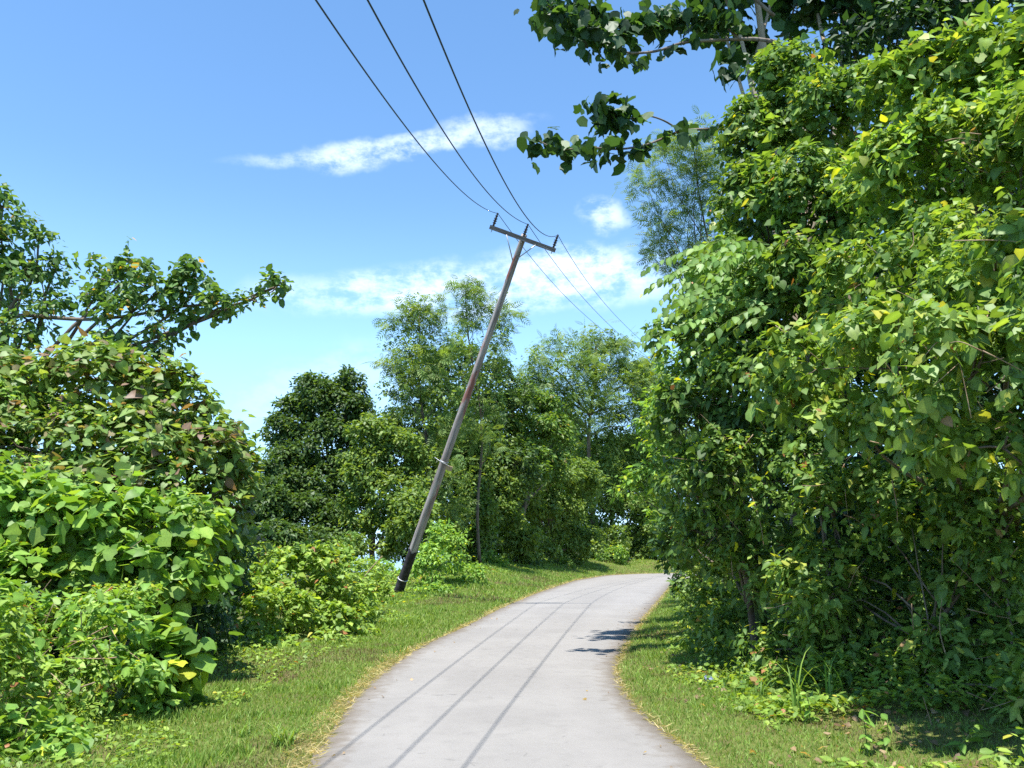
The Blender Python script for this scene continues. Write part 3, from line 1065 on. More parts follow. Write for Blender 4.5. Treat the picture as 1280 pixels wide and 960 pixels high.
def spline(pts, n=40):
    pts = np.asarray(pts, float)
    s = np.r_[0, np.cumsum(np.linalg.norm(np.diff(pts, axis=0), axis=1))]
    u = np.linspace(0, s[-1], n)
    out = np.stack([np.interp(u, s, pts[:, q]) for q in range(3)], 1)
    for _ in range(4):
        out[1:-1] = (out[:-2] + 2 * out[1:-1] + out[2:]) / 4
    return out


LIMBS = []
lt = 11.6
limb_a = spline([W(968, 52, 12.6), W(940, 48, lt), (W(900, 50, lt)), W(850, 52, lt - .1), W(825, 65, lt - .2), (W(775, 68, lt - .2)), W(755, 55, lt - .2), W(735, 30, lt - .2), W(700, 18, lt - .3), W(678, 2, lt - .3)])
limb_b = spline([W(975, 170, 12.6), W(940, 163, 12.2), W(890, 161, 11.6), W(848, 163, 11.2), W(815, 180, 10.9), W(780, 187, 10.7), W(757, 188, 10.6), W(735, 180, 10.5), W(700, 192, 10.4), W(672, 175, 10.4)])
limb_c = spline([W(850, 163, 11.2), W(830, 150, 11.0), W(808, 143, 10.9), W(785, 150, 10.8), W(762, 148, 10.7), W(745, 130, 10.7)], 24)
limb_d = spline([W(925, 50, lt), W(900, 25, lt), W(850, 22, lt), W(800, 30, lt), W(770, 40, lt)], 26)
limb_e = spline([W(968, 20, 12.6), W(900, -40, 12.4), W(820, -60, 12.2), W(730, -35, 12.2)], 26)


def tall_extra(rng):
    out = [limb_leaves(rng, limb_a, .72, 190, .16), limb_leaves(rng, limb_b[-14:], .05, 110, .12), limb_leaves(rng, limb_c, .62, 110, .15), limb_leaves(rng, limb_d, .15, 300, .16),
           limb_leaves(rng, limb_e, .2, 260, .25), limb_leaves(rng, limb_b[14:20], .1, 12, .10, .2), limb_leaves(rng, limb_a[18:24], .1, 12, .09, .2), limb_leaves(rng, limb_b[20:26], .1, 14, .09, .22),
           limb_leaves(rng, spline([W(800, 70, 12.2), W(797, 82, 12.2)], 8), .0, 12, .09, .22), limb_leaves(rng, spline([W(915, 70, 12.3), W(905, 95, 12.2)], 8), .0, 26, .13, .24),
           limb_leaves(rng, spline([W(700, 25, 12.1), W(740, 20, 12.1)], 8), .0, 160, .2, .27)]
    return out


tall = plant('lobed_leaf_tree', 'tall pale-trunked tree with dark lobed leaves and bare limbs reaching over the road', 'tree', (5.3, 13.3),
             B((990, 20, 14.6, 40, 46), (1055, 15, 13.9, 60, 50), (960, -60, 13.9, 90, 40), (1110, -20, 13.8, 90, 60), (1050, -110, 13.5, 110, 70), (900, 20, 13.6, 36, 34), (930, 70, 14.2, 26, 24), (880, -80, 12.8, 90, 60), (1180, -60, 13.5, 80, 60)),
             .24, 'lobed', 'dark', 109, lai=1.5, k=4, gap=.25, r0=.155, bark=M_PALE, singles=300, up=.4, out=.4, droop=1.0, extra=tall_extra, lead=W(938, -60, 12.9), trunk_wig=.012)
for lp, r in ((limb_a, .036), (limb_b, .030), (limb_c, .016), (limb_d, .026), (limb_e, .032)):
    mb = MB()
    mb.tube(lp, r * np.linspace(1, .3, len(lp)), 7)
    link('limb', mb.mesh('limb'), M_LIMB, tall)

plant('airy_tree', 'slender airy tree of fine feathery leaves between the lobed limbs and the arching shrub', 'tree', (5.6, 21.0),
      B((835, 205, 20.5, 45, 30), (870, 190, 20.5, 32, 32), (810, 235, 20.5, 30, 20), (825, 275, 20.8, 34, 20), (862, 265, 21.0, 30, 35), (830, 305, 21.0, 32, 22), (870, 320, 21.0, 28, 26), (880, 230, 21, 24, 40), (842, 335, 21, 14, 9)),
      .34, 'feather', 'airy', 110, lai=3.6, k=4, gap=.25, r0=.06, bark=M_BARK, singles=0, up=.8, out=.3, droop=.5, lead=W(868, 190, 20.6))

# --- the near growth on the outside of the road
left_limb = spline([W(-60, 430, 15.2), W(20, 392, 15.0), W(75, 398, 14.9), W(110, 400, 14.8), W(165, 395, 14.7), W(230, 382, 14.6), W(290, 380, 14.5), W(350, 356, 14.4)])
left_twig = spline([W(60, 396, 14.9), W(52, 350, 14.9), W(42, 318, 14.9), W(44, 300, 14.9)], 16)
ltree = plant('broad_leaf_tree', 'dark broad-leaved tree whose drooping limb reaches out against the sky', 'tree', (-10.4, 15.4),
              B((2, 258, 15, 16, 16), (2, 300, 15, 24, 24), (5, 345, 15, 32, 32), (48, 300, 15, 13, 11), (72, 328, 15, 17, 9), (38, 352, 15, 30, 20), (35, 400, 15, 36, 24), (60, 378, 15, 30, 14), (120, 370, 14.8, 24, 16),
                (150, 355, 14.7, 36, 30), (185, 360, 14.6, 32, 26), (165, 395, 14.7, 42, 32), (242, 345, 14.6, 24, 22), (232, 378, 14.6, 40, 28), (282, 385, 14.5, 32, 18), (315, 375, 14.4, 24, 14), (346, 358, 14.4, 20, 18),
                (200, 425, 14.6, 18, 18), (190, 448, 14.6, 10, 14), (150, 430, 14.7, 34, 18), (-40, 330, 15.2, 60, 80), (10, 445, 15, 60, 26)),
              .155, ('round', 'ovate'), 'limb', 120, lai=1.6, gap=.36, r0=.15, singles=300, up=.65, out=.35, droop=.9, fork=.5)
for lp, r in ((left_limb, .05), (left_twig, .016)):
    mb = MB()
    mb.tube(lp, r * np.linspace(1, .3, len(lp)), 7)
    link('limb', mb.mesh('limb'), M_BARK, ltree)
hearty = plant('heart_leaf_tree', 'rounded tree of large heart-shaped leaves tinged reddish brown, standing under the drooping limb', 'tree', (-6.6, 13.6),
      B((40, 500, 12.6, 90, 55), (130, 490, 12.6, 80, 45), (205, 510, 12.5, 60, 50), (60, 570, 12.0, 100, 65), (160, 570, 12.0, 90, 65), (245, 570, 12.4, 60, 60), (285, 610, 12.6, 45, 55), (210, 630, 11.8, 80, 50), (100, 640, 11.8, 100, 50),
        (285, 680, 12.6, 42, 48), (-20, 600, 11.8, 80, 110), (280, 555, 12.6, 18, 22)),
      .145, (('heart', 1.0, 'red'), ('heart', 1.2, 'red'), ('ovate', .6, 'lush'), ('heart', .85, 'red')), 'red', 121, lai=2.5, gap=.22, r0=.12, singles=300, up=.85, out=.55, droop=.5)
plant('vine_mantle', 'bright green big-leaved vine sprawling in front of the reddish heart-leaved tree', 'vine', (-4.9, 9.8),
      B((30, 660, 9.6, 75, 45), (110, 665, 9.5, 70, 42), (185, 660, 9.6, 60, 42), (240, 665, 10.2, 36, 34), (210, 725, 9.6, 52, 42), (130, 725, 9.4, 70, 42), (40, 730, 9.2, 70, 48), (-30, 690, 9.2, 60, 80)),
      .14, (('heart', 1.0, 'lush'), ('lobed', 1.25, 'lush'), ('ovate', .6, 'creeper'), ('round', 1.1, 'lush')), 'lush', 122, lai=2.7, k=4, gap=.2, r0=.05, bark=M_STALK, singles=300, up=.75, out=.6, droop=.6)
bush = plant('roadside_bush', 'untidy light green bush of small leaves and dry sticks below the sprawling vine', 'bush', (-4.6, 7.6),
      B((30, 800, 7.6, 75, 48), (115, 800, 7.8, 65, 48), (60, 870, 7.0, 80, 55), (145, 865, 7.5, 52, 50), (20, 930, 6.4, 70, 45), (105, 930, 6.8, 55, 38), (-30, 850, 6.6, 60, 110), (150, 775, 8.4, 45, 36), (195, 890, 7.9, 26, 22)),
      .074, (('ovate', 1.0, 'creeper'), ('heart', 1.2, 'lush'), ('ovate', .75, 'creeper'), ('ovate', 1.4, 'lush')), 'creeper', 123, lai=1.8, gap=.34, r0=.03, bark=M_TWIG, singles=300, up=.8, out=.5, droop=.35)
plant('climbing_gourd', 'low clump of large toothed leaves climbing beside the untidy bush at the grass edge', 'plant', (-3.55, 8.3),
      B((205, 815, 8.0, 28, 28), (210, 850, 7.9, 26, 28), (190, 840, 8.1, 24, 30)), .19, 'lobed', 'lush', 124, lai=1.8, k=3, gap=.1, r0=.02, bark=M_STALK, singles=120, up=.7, out=.7, droop=.8)
plant('hollow_shrub', 'dark shaded shrub behind the gourd clump, its shadow falling on the grass', 'shrub', (-4.6, 12.0),
      B((268, 740, 12.6, 30, 40), (258, 790, 11.4, 30, 42), (235, 770, 10.6, 36, 45), (285, 715, 13.4, 22, 30), (225, 740, 10.6, 40, 35)), .10, 'ovate', 'dark', 125, lai=1.9, gap=.2, r0=.04, singles=60)
plant('slope_shrub', 'dark shrub mass on the slope behind the sprawling vine and untidy bush', 'shrub', (-8.2, 12.4),
      B((40, 640, 14.2, 100, 70), (160, 640, 14.2, 90, 70), (-60, 700, 12.5, 90, 110), (60, 730, 12.2, 100, 70), (170, 730, 12.2, 80, 70), (20, 820, 10.4, 100, 70), (130, 820, 10.6, 80, 60), (-80, 860, 9.4, 90, 90), (240, 690, 14.6, 60, 60)),
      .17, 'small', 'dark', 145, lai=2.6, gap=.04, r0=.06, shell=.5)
CT = 'creeper mounds between road verge and hillside'
plant('creeper_mound', 'yellow-green creeper mound sprawling beside the dark shaded shrub', 'creeper', (-4.3, 14.6),
      B((340, 770, 14.6, 48, 40), (330, 730, 15.6, 40, 32), (385, 780, 14.6, 42, 36), (370, 728, 15.8, 50, 38), (405, 745, 16.0, 36, 36), (318, 800, 13.8, 28, 24), (430, 785, 15.0, 30, 24), (312, 750, 15.0, 26, 34), (345, 705, 17.0, 40, 22), (395, 705, 17.0, 36, 20), (318, 822, 12.6, 30, 14), (362, 815, 13.1, 34, 15), (408, 808, 13.8, 32, 14), (448, 795, 15.0, 24, 12), (478, 780, 17.2, 14, 9)),
      .11, ('ovate', 'heart'), 'creeper', 126, lai=1.8, gap=.2, r0=.02, bark=M_STALK, group=CT, singles=300, up=.95, out=.4, droop=.25)
plant('creeper_mound', 'green creeper mound with a bare stick leaning out, before the pole foot', 'creeper', (-3.7, 18.0),
      B((420, 735, 17.0, 40, 32), (446, 755, 17.0, 30, 32), (452, 722, 19.0, 30, 24), (440, 778, 16.4, 26, 20), (468, 712, 26.5, 16, 14), (464, 768, 18.4, 14, 16), (478, 748, 22.0, 16, 16), (490, 762, 22.5, 11, 8), (430, 712, 19.0, 28, 20)),
      .115, 'ovate', 'creeper', 127, lai=2.2, gap=.2, r0=.02, bark=M_STALK, group=CT, singles=200, up=.95, out=.4, droop=.25)
plant('creeper_mound', 'dense creeper mound heaped up right behind the tarred pole foot', 'creeper', (-2.9, 28.0),
      B((530, 742, 25.6, 16, 9), (548, 738, 26.0, 16, 9), (535, 715, 27.0, 28, 28), (560, 690, 28.5, 28, 34), (585, 720, 30.0, 22, 18), (488, 722, 29.5, 22, 20)),
      .15, 'ovate', 'lush', 128, lai=2.2, gap=.2, r0=.03, bark=M_STALK, group=CT, singles=60, up=.9, out=.4, droop=.3)
plant('sapling', 'thin yellowish sapling rising above the creeper beside the blue gap', 'sapling', (-4.5, 22.6),
      B((428, 688, 22, 14, 16), (438, 672, 22, 11, 9), (420, 705, 22, 16, 10)), .11, 'ovate', 'yellow', 129, lai=1.1, k=4, gap=.2, r0=.02, singles=0)

# --- trees beyond the verge
plant('dome_tree', 'dark dense tree with a rounded lumpy crown standing apart against the sky', 'tree', (-9.6, 40.0),
      B((395, 495, 40, 36, 28), (440, 488, 40, 20, 22), (420, 520, 40, 42, 32), (372, 520, 40, 26, 24), (345, 540, 39, 20, 20), (445, 540, 40, 22, 26), (395, 560, 39.5, 52, 38), (350, 590, 38, 34, 36), (400, 610, 39, 48, 36), (340, 640, 36, 36, 36), (390, 655, 37, 44, 32), (435, 600, 39, 24, 40), (345, 685, 34, 40, 28), (400, 690, 35, 40, 26), (425, 660, 37, 24, 24)),
      .21, 'small', 'deep', 130, clumps=20, csize=(.16, .36), lai=3.9, gap=.28, r0=.22, up=.6, out=.6)
plant('round_crown_tree', 'light green tree with small leaves and gaps between the dark dome and the feathery crown', 'tree', (-5.9, 35.0),
      B((468, 545, 35, 36, 22), (500, 570, 35, 34, 28), (455, 585, 35, 30, 28), (490, 615, 34.5, 40, 28), (450, 635, 35, 22, 24), (520, 640, 33, 30, 30), (505, 668, 33.5, 24, 16), (470, 655, 34.5, 26, 18), (446, 684, 33, 14, 14), (486, 690, 33.5, 12, 12)),
      .20, 'small', 'midlit', 131, clumps=20, csize=(.16, .36), lai=4.5, gap=.30, r0=.14)
FT = 'tall feathery trees behind the pole'
plant('feathery_tree', 'tall feathery tree with layered crown crossed by the leaning pole', 'tree', (-3.9, 36.5),
      B((525, 388, 36, 28, 15), (500, 412, 36, 16, 16), (545, 408, 36, 34, 20), (512, 440, 36, 30, 18), (555, 440, 36, 32, 24), (490, 460, 36, 12, 7), (530, 470, 36, 34, 22), (488, 490, 36, 12, 9), (520, 505, 36, 36, 20), (560, 490, 36, 26, 34), (535, 545, 36, 38, 32), (560, 600, 36, 32, 40), (540, 650, 36, 36, 34)),
      .62, (('feather', 1.0, 'airy'), ('small', .34, 'airy')), 'airy', 132, lai=5, k=4, gap=.18, r0=.10, group=FT, up=.8, out=.3, droop=.4, fork=.75)
plant('feathery_tree', 'thin feathery tree with open twiggy top rising above the layered one', 'tree', (-1.5, 38.5),
      B((582, 366, 38, 22, 13), (605, 385, 38, 26, 16), (630, 400, 38, 17, 11), (590, 405, 38, 22, 14), (628, 425, 38, 19, 12), (610, 445, 38, 20, 13), (632, 458, 38, 14, 12), (600, 480, 38, 18, 22), (590, 530, 38, 26, 30), (615, 500, 38, 22, 22), (612, 560, 38, 24, 30)),
      .62, (('feather', 1.0, 'airy'), ('small', .34, 'airy')), 'airy', 133, lai=4, k=4, gap=.28, r0=.08, group=FT, up=.8, out=.3, droop=.4, fork=.75)
plant('yellow_tree', 'yellow-green tree with brownish tinge under the feathery crowns', 'tree', (.3, 47.0),
      B((655, 498, 47, 24, 14), (622, 508, 46, 20, 14), (680, 505, 48, 18, 14), (635, 540, 46, 34, 22), (668, 540, 47, 34, 24), (700, 545, 49, 20, 26), (618, 575, 45, 28, 26), (655, 580, 46, 34, 24), (690, 585, 48, 24, 22)),
      .24, 'small', 'yellow', 134, clumps=20, csize=(.16, .36), lai=5, gap=.22, r0=.16)
plant('feathery_tree', 'broad feathery tree that the far wires pass in front of', 'tree', (6.3, 63.0),
      B((668, 452, 58, 18, 16), (700, 440, 60, 26, 16), (745, 428, 62, 36, 16), (765, 445, 63, 40, 22), (715, 470, 60, 44, 26), (690, 480, 59, 26, 22), (770, 485, 63, 44, 30), (730, 515, 61, 50, 32), (700, 505, 60, 34, 26), (665, 480, 58, 22, 18), (815, 500, 65, 26, 34), (795, 470, 64, 22, 20), (790, 530, 64, 40, 36)),
      .85, (('feather', 1.0, 'airy'), ('small', .36, 'midlit')), 'airy', 135, lai=5.5, k=4, gap=.14, r0=.24, group=FT, up=.8, out=.3, droop=.4, fork=.7)
plant('feathery_tree', 'wispy feathery tree peeping between the broad one and the vine-covered corner', 'tree', (13.2, 72.0),
      B((812, 458, 72, 18, 10), (825, 480, 72, 18, 14), (820, 520, 72, 22, 26), (838, 500, 72, 20, 30), (830, 560, 72, 30, 36)),
      .8, 'feather', 'airy', 136, lai=5, k=4, gap=.25, r0=.16, group=FT, up=.8, out=.3, droop=.4)
plant('leafy_tree', 'tall dense mid-green tree closing the gap behind the feathery crowns', 'tree', (-1.6, 43.5),
      B((530, 470, 44, 36, 34), (575, 455, 44, 30, 30), (610, 480, 44, 32, 34), (555, 520, 44, 46, 40), (610, 540, 44, 40, 44), (650, 500, 45, 22, 26), (505, 540, 44, 34, 40), (570, 590, 44, 50, 44), (640, 590, 44.5, 36, 44)),
      .26, 'small', 'deep', 144, clumps=18, csize=(.16, .36), lai=3.0, gap=.24, r0=.2)
VM = 'vine-smothered trees along the outside of the bend'
plant('vine_smothered_tree', 'vine-smothered tree standing between the pole mound and the yellow tree', 'tree', (-.9, 43.0),
      B((585, 560, 43, 34, 36), (600, 600, 43, 36, 36), (590, 640, 42, 32, 36), (625, 630, 44, 36, 40), (600, 680, 42, 34, 26), (645, 675, 46, 34, 26)),
      .24, 'small', 'midlit', 137, clumps=20, csize=(.16, .36), lai=5.2, gap=.26, r0=.14, group=VM)
plant('vine_smothered_tree', 'vine-smothered tree with light hanging sprays below the yellow tree', 'tree', (3.0, 53.5),
      B((680, 600, 53, 44, 36), (650, 620, 51, 34, 40), (715, 615, 55, 40, 40), (690, 650, 53, 44, 32), (670, 688, 51, 34, 18), (720, 680, 55.5, 36, 24)),
      .26, 'small', 'midlit', 138, clumps=20, csize=(.16, .36), lai=4.2, gap=.28, r0=.16, group=VM)
plant('vine_smothered_tree', 'vine-smothered tree beyond the end of the bend below the broad feathery crown', 'tree', (8.4, 64.5),
      B((760, 580, 64, 44, 44), (800, 600, 66, 44, 50), (750, 630, 63, 36, 36), (790, 650, 64, 42, 34), (830, 660, 66, 40, 36), (755, 678, 62, 34, 22), (815, 692, 64, 34, 16)),
      .28, 'small', 'midlit', 139, clumps=20, csize=(.16, .36), lai=3.4, gap=.26, r0=.18, group=VM)
plant('vine_smothered_tree', 'dark tree smothered in vine directly behind the tall feathery tree trunk', 'tree', (-5.2, 46.0),
      B((560, 560, 46, 44, 50), (545, 630, 45, 44, 50), (580, 690, 45, 40, 22), (500, 690, 45, 22, 10), (525, 600, 46, 30, 40)),
      .26, 'small', 'dark', 140, lai=5.2, gap=.12, r0=.16, group=VM)
plant('woodland_tree', 'dense dark tree filling the back between the yellow tree and the broad feathery one', 'tree', (1.0, 74.0),
      B((620, 600, 72, 50, 60), (690, 590, 74, 60, 70), (750, 600, 76, 50, 60), (660, 670, 72, 60, 40), (730, 675, 74, 60, 40), (590, 670, 70, 40, 40), (610, 702, 62, 36, 14), (665, 702, 66, 40, 14), (715, 700, 68, 40, 14), (760, 698, 70, 30, 14)),
      .42, 'small', 'deep', 141, lai=3.2, gap=.05, r0=.25, group=VM)
plant('woodland_tree', 'dense dark tree filling the back at the end of the bend', 'tree', (15.5, 80.0),
      B((800, 600, 80, 50, 60), (850, 600, 80, 60, 70), (880, 680, 78, 60, 40), (820, 680, 80, 60, 36)),
      .42, 'small', 'deep', 142, lai=3.2, gap=.05, r0=.25, group=VM)
plant('woodland_tree', 'dark low tree on the falling slope behind the heart-leaved tree', 'tree', (-13.5, 36.0),
      B((300, 640, 36, 44, 50), (330, 690, 34, 40, 30), (260, 680, 35, 50, 44), (290, 590, 37, 20, 26), (375, 700, 33, 36, 20)),
      .22, 'small', 'dark', 143, lai=4.0, gap=.08, r0=.2, group=VM)
SB = 'small roadside shrubs at the far bend'
for px, py, d, rx, ry, pal, lab in [(762, 693, 60, 18, 12, 'lush', 'bright round shrub on the far bank before the last vine-smothered tree'),
                                    (655, 703, 47, 18, 9, 'deep', 'low dark shrub on the far bank below the hanging sprays'),
                                    (612, 708, 41, 20, 14, 'lush', 'low leafy shrub on the far bank beyond the pole mound'),
                                    (700, 703, 53, 16, 7, 'yellow', 'dry brownish shrub on the far bank at the outside of the bend')]:
    c0 = W(px, py, d)
    plant('bank_shrub', lab, 'shrub', (c0[0], c0[1]), B((px, py, d, rx, ry), (px + rx * .7, py + 2, d, rx * .6, ry * .8), (px - rx * .6, py + 3, d, rx * .5, ry * .7)), .20, 'small', pal, 150 + px, lai=2.2, gap=.2, r0=.03, group=SB)
plant('corner_spray', 'yellow-tipped spray of broad leaves jutting from the glossy shrub over the bend', 'shrub', (4.2, 17.6),
      B((812, 600, 17.0, 30, 22), (790, 612, 17.0, 22, 14), (835, 575, 17.2, 26, 28), (828, 640, 17.4, 26, 26), (845, 690, 18.0, 22, 20), (812, 540, 16.6, 22, 26), (825, 500, 16.4, 24, 26), (840, 455, 16.0, 22, 24)), .15, 'ovate', 'lush', 160, lai=1.9, k=5, gap=.2, r0=.04, singles=120, up=.8, out=.5, droop=.5)
plant('dangling_vine', 'thin vine dangling dark leaves over the road edge at the bend', 'vine', (5.4, 20.2),
      B((847, 722, 19.0, 5, 9), (848, 705, 19.2, 7, 7), (846, 738, 18.9, 4, 4)), .10, 'heart', 'dark', 161, lai=1.6, k=3, gap=.0, r0=.012, bark=M_TWIG, singles=0, lead=W(850, 700, 19.2))

# sticks and twigs that stand out pale against the leaves
def stick(pts, r, label, name='bare_stick', cat='stick', group=None, mat=M_TWIG):
    mb = MB()
    mb.tube(spline(pts, 14), r * np.linspace(1, .4, 14), 6)
    return tag(link(name, mb.mesh(name), mat), label, cat, group)


g0 = W(438, 745, 18.2)
stick([g0, W(462, 712, 18.2), W(478, 695, 18.3)], .022, 'bare pale stick leaning out of the creeper mound before the pole')
rng = np.random.default_rng(77)
# ================================================================== grass, dry edge, ground cover, litter
def expand(ch):
    """all leaves of a chunk as arrays: verts, flat faces, counts, colours"""
    tn = ch['t'] + '_plain' if ch['t'] + '_plain' in TEMPLATES else ch['t']      # leaves in the mass have fewer faces
    V, Fc = TEMPLATES[tn]
    n, k = len(ch['pos']), len(V)
    Bv = np.cross(ch['A'], ch['N'])
    s = ch['s'][:, None, None]
    co = ch['pos'][:, None, :] + s * (V[None, :, 0, None] * (Bv * ch['wd'][:, None])[:, None, :] + V[None, :, 1, None] * ch['A'][:, None, :] + V[None, :, 2, None] * (ch['N'] * ch['zs'][:, None])[:, None, :])
    flat = np.concatenate([np.array(q) for q in Fc])
    cnt = np.array([len(q) for q in Fc])
    ff = (flat[None, :] + (np.arange(n) * k)[:, None]).ravel()
    return co.reshape(-1, 3), ff, np.tile(cnt, n), (ch['col'][:, None, :] * SHADE[tn][None, :, None]).reshape(-1, 3)


def merge(chs, name):
    vs, fs, cs, cl, k = [], [], [], [], 0
    for ch in chs:
        if len(ch['pos']) == 0:
            continue
        v, f, c_, l = expand(ch)
        vs.append(v)
        fs.append(f + k)
        cs.append(c_)
        cl.append(l)
        k += len(v)
    return new_mesh(name, np.concatenate(vs), np.concatenate(fs), np.concatenate(cs), True, np.concatenate(cl))


def scatter(rng, poly, left, y0, y1, s0, s1, dens):
    """random ground points in a band beside a road edge"""
    pl = poly[poly[:, 0] < 20]
    i0, i1 = np.searchsorted(pl[:, 1], [y0, y1])
    pl = pl[max(i0 - 1, 0):i1 + 1]
    seg = np.r_[0, np.cumsum(np.linalg.norm(np.diff(pl, axis=0), axis=1))]
    n = int(seg[-1] * (s1 - s0) * dens)
    u, s = rng.uniform(0, seg[-1], n), rng.uniform(s0, s1, n)
    p = np.stack([np.interp(u, seg, pl[:, q]) for q in (0, 1)], 1)
    tg = np.stack([np.interp(u, seg, np.gradient(pl[:, q])) for q in (0, 1)], 1)
    tg = unit(tg)
    nrm = np.c_[-tg[:, 1], tg[:, 0]] * (1 if left else -1)
    p = p + nrm * s[:, None]
    return np.c_[p, ground_z(p)], s


def blades(rng, P, h, wdt, pal, lean=.5, flat=0.0, hj=(.5, 1.4)):
    n = len(P)
    a = unit(np.c_[rng.normal(size=(n, 2)) * (lean + flat * 3), np.full(n, 1 - .8 * flat)])
    hz = unit(np.c_[rng.normal(size=(n, 2)), np.zeros(n)])
    nn = unit(hz - a * (hz * a).sum(1, keepdims=True))
    ci, col = pick_cols(rng, pal, n)
    s = h * rng.uniform(hj[0], hj[1], n)
    return dict(t='blade', pos=P - np.array([0, 0, .006]), A=a, N=nn, s=s, wd=wdt / s * rng.uniform(.7, 1.3, n), zs=rng.uniform(.3, 2.2, n), ci=ci, pal=pal, col=col * rng.uniform(.75, 1.25, (n, 1)))


PAL['brown'] = [(.4, (.125, .10, .04)), (.35, (.105, .115, .035)), (.25, (.16, .125, .055))]
PAL['straw'] = [(.45, (.56, .46, .22)), (.35, (.46, .36, .16)), (.20, (.34, .30, .12))]
PAL['litter'] = [(.4, (.26, .17, .09)), (.3, (.36, .25, .15)), (.3, (.16, .10, .06))]
rng = np.random.default_rng(55)
chs = []
for (y0, y1, s1, dens, wd_, hh) in [(4.8, 9, 2.6, 2600, .0068, .046), (9, 14, 2.8, 1300, .009, .052), (14, 24, 3.4, 520, .014, .075), (24, 59, 4.5, 170, .026, .10)]:
    P, s = scatter(rng, LS, True, y0, y1, .0, s1, dens)
    keep = rng.random(len(P)) < np.clip(.35 + s / .35, 0, 1)
    P, s = P[keep], s[keep]
    pt = wob(P[:, :2], 1.5, 31) + .5 * wob(P[:, :2], 4.2, 32)
    br = (pt > .38) & (rng.random(len(P)) < .7)
    tall_ = (wob(P[:, :2], 3.1, 33) + .4 * wob(P[:, :2], 9.0, 34) > .50) & (s > .12)
    for m_, pal, f in ((br, 'brown', .7), (~br & ~tall_, 'grass', 1.0), (~br & tall_, 'grass', 1.6)):
        chs.append(blades(rng, P[m_], hh * f, wd_ * (1.3 if f > 1.5 else 1), pal, .45 if f < 1.5 else .35))
tag(link('grass', merge(chs, 'grass'), M_GRASS), 'short uneven grass on the outer verge between road and creeper mounds', 'grass', kind='stuff')
chs = []
for (y0, y1, s1, dens, wd_, hh) in [(4.8, 9, 3.2, 2200, .0068, .046), (9, 14, 1.9, 1400, .009, .052), (14, 26, 2.2, 600, .013, .07), (26, 50, 2.5, 200, .022, .09)]:
    P, s = scatter(rng, RS, False, y0, y1, .0, s1, dens)
    keep = rng.random(len(P)) < np.clip(.35 + s / .3, 0, 1) * (1 - .6 * smooth01((s - 1.2) / 1.2))
    P, s = P[keep], s[keep]
    pt = wob(P[:, :2], 1.7, 41) + .5 * wob(P[:, :2], 4.6, 42)
    br = (pt > .30) & (rng.random(len(P)) < .7)
    tall_ = (wob(P[:, :2], 2.7, 43) > .55) & (s > .2)
    for m_, pal, f in ((br, 'brown', .8), (~br & ~tall_, 'grass', 1.0), (~br & tall_, 'grass', 1.7)):
        chs.append(blades(rng, P[m_], hh * f, wd_, pal, .5))
tag(link('grass', merge(chs, 'grass'), M_GRASS), 'short patchy grass on the inner verge below the shaded thicket', 'grass', kind='stuff')

# dead straw lying along the asphalt edge
chs = []
for poly, left, wmax in ((LS, True, .30), (RS, False, .10)):
    for (y0, y1, dens, wd_) in [(4.8, 12, 1500, .006), (12, 30, 800, .012), (30, 60, 350, .025)]:
        P, s = scatter(rng, poly, left, y0, y1, -.045, wmax, dens)
        edge_w = wmax * (.5 + .5 * wob(P[:, :2], 1.1, 61)) * (1.0 if left else .8)
        k = s < edge_w
        P = P[k]
        P[:, 2] = np.maximum(P[:, 2], .02)
        chs.append(blades(rng, P, .075, wd_, 'straw', .6, .55))
tag(link('dry_grass', merge(chs, 'dry_grass'), M_GRASS), 'dead straw-coloured grass lying along both asphalt edges', 'dry grass', kind='stuff')

# low broad-leaved weeds between grass and bushes
chs = []
for poly, left, y0, y1, s0, s1, dens, L in ((LS, True, 4.8, 9.5, 1.0, 3.2, 330, .05), (LS, True, 9.5, 20, 1.1, 3.6, 170, .06), (LS, True, 20, 60, 2.3, 5.5, 60, .12),
                                            (RS, False, 4.8, 9.5, .85, 4.6, 560, .068), (RS, False, 9.5, 20, .6, 3.6, 300, .06), (RS, False, 20, 50, .6, 4.0, 70, .10)):
    P, s = scatter(rng, poly, left, y0, y1, s0, s1, dens)
    k = wob(P[:, :2], 2.0, 71) > -.25
    P = P[k]
    n = len(P)
    P[:, 2] += rng.uniform(.02, .16 if left else .6, n) * np.clip((s[k] - s0) / (s1 - s0), 0, 1) * np.clip(1 + wob(P[:, :2], 4.0, 72), .1, 2) + .02
    nn = unit(np.c_[rng.normal(size=(n, 2)) * .45, np.ones(n)])
    a = unit(np.c_[rng.normal(size=(n, 2)), np.full(n, -.1)])
    a = unit(a - nn * (a * nn).sum(1, keepdims=True))
    ci, col = pick_cols(rng, 'creeper', n)
    chs.append(dict(t='ovate', pos=P, A=a, N=nn, s=L * rng.uniform(.5, 1.5, n), wd=rng.uniform(.9, 1.4, n), zs=rng.uniform(.2, 1.4, n), ci=ci, pal='creeper', col=col * rng.uniform(.7, 1.15, (n, 1))))
tag(link('weeds', merge(chs, 'weeds'), M_LEAF), 'low broad-leaved weeds creeping from the bushes into the verge grass', 'weeds', kind='stuff')

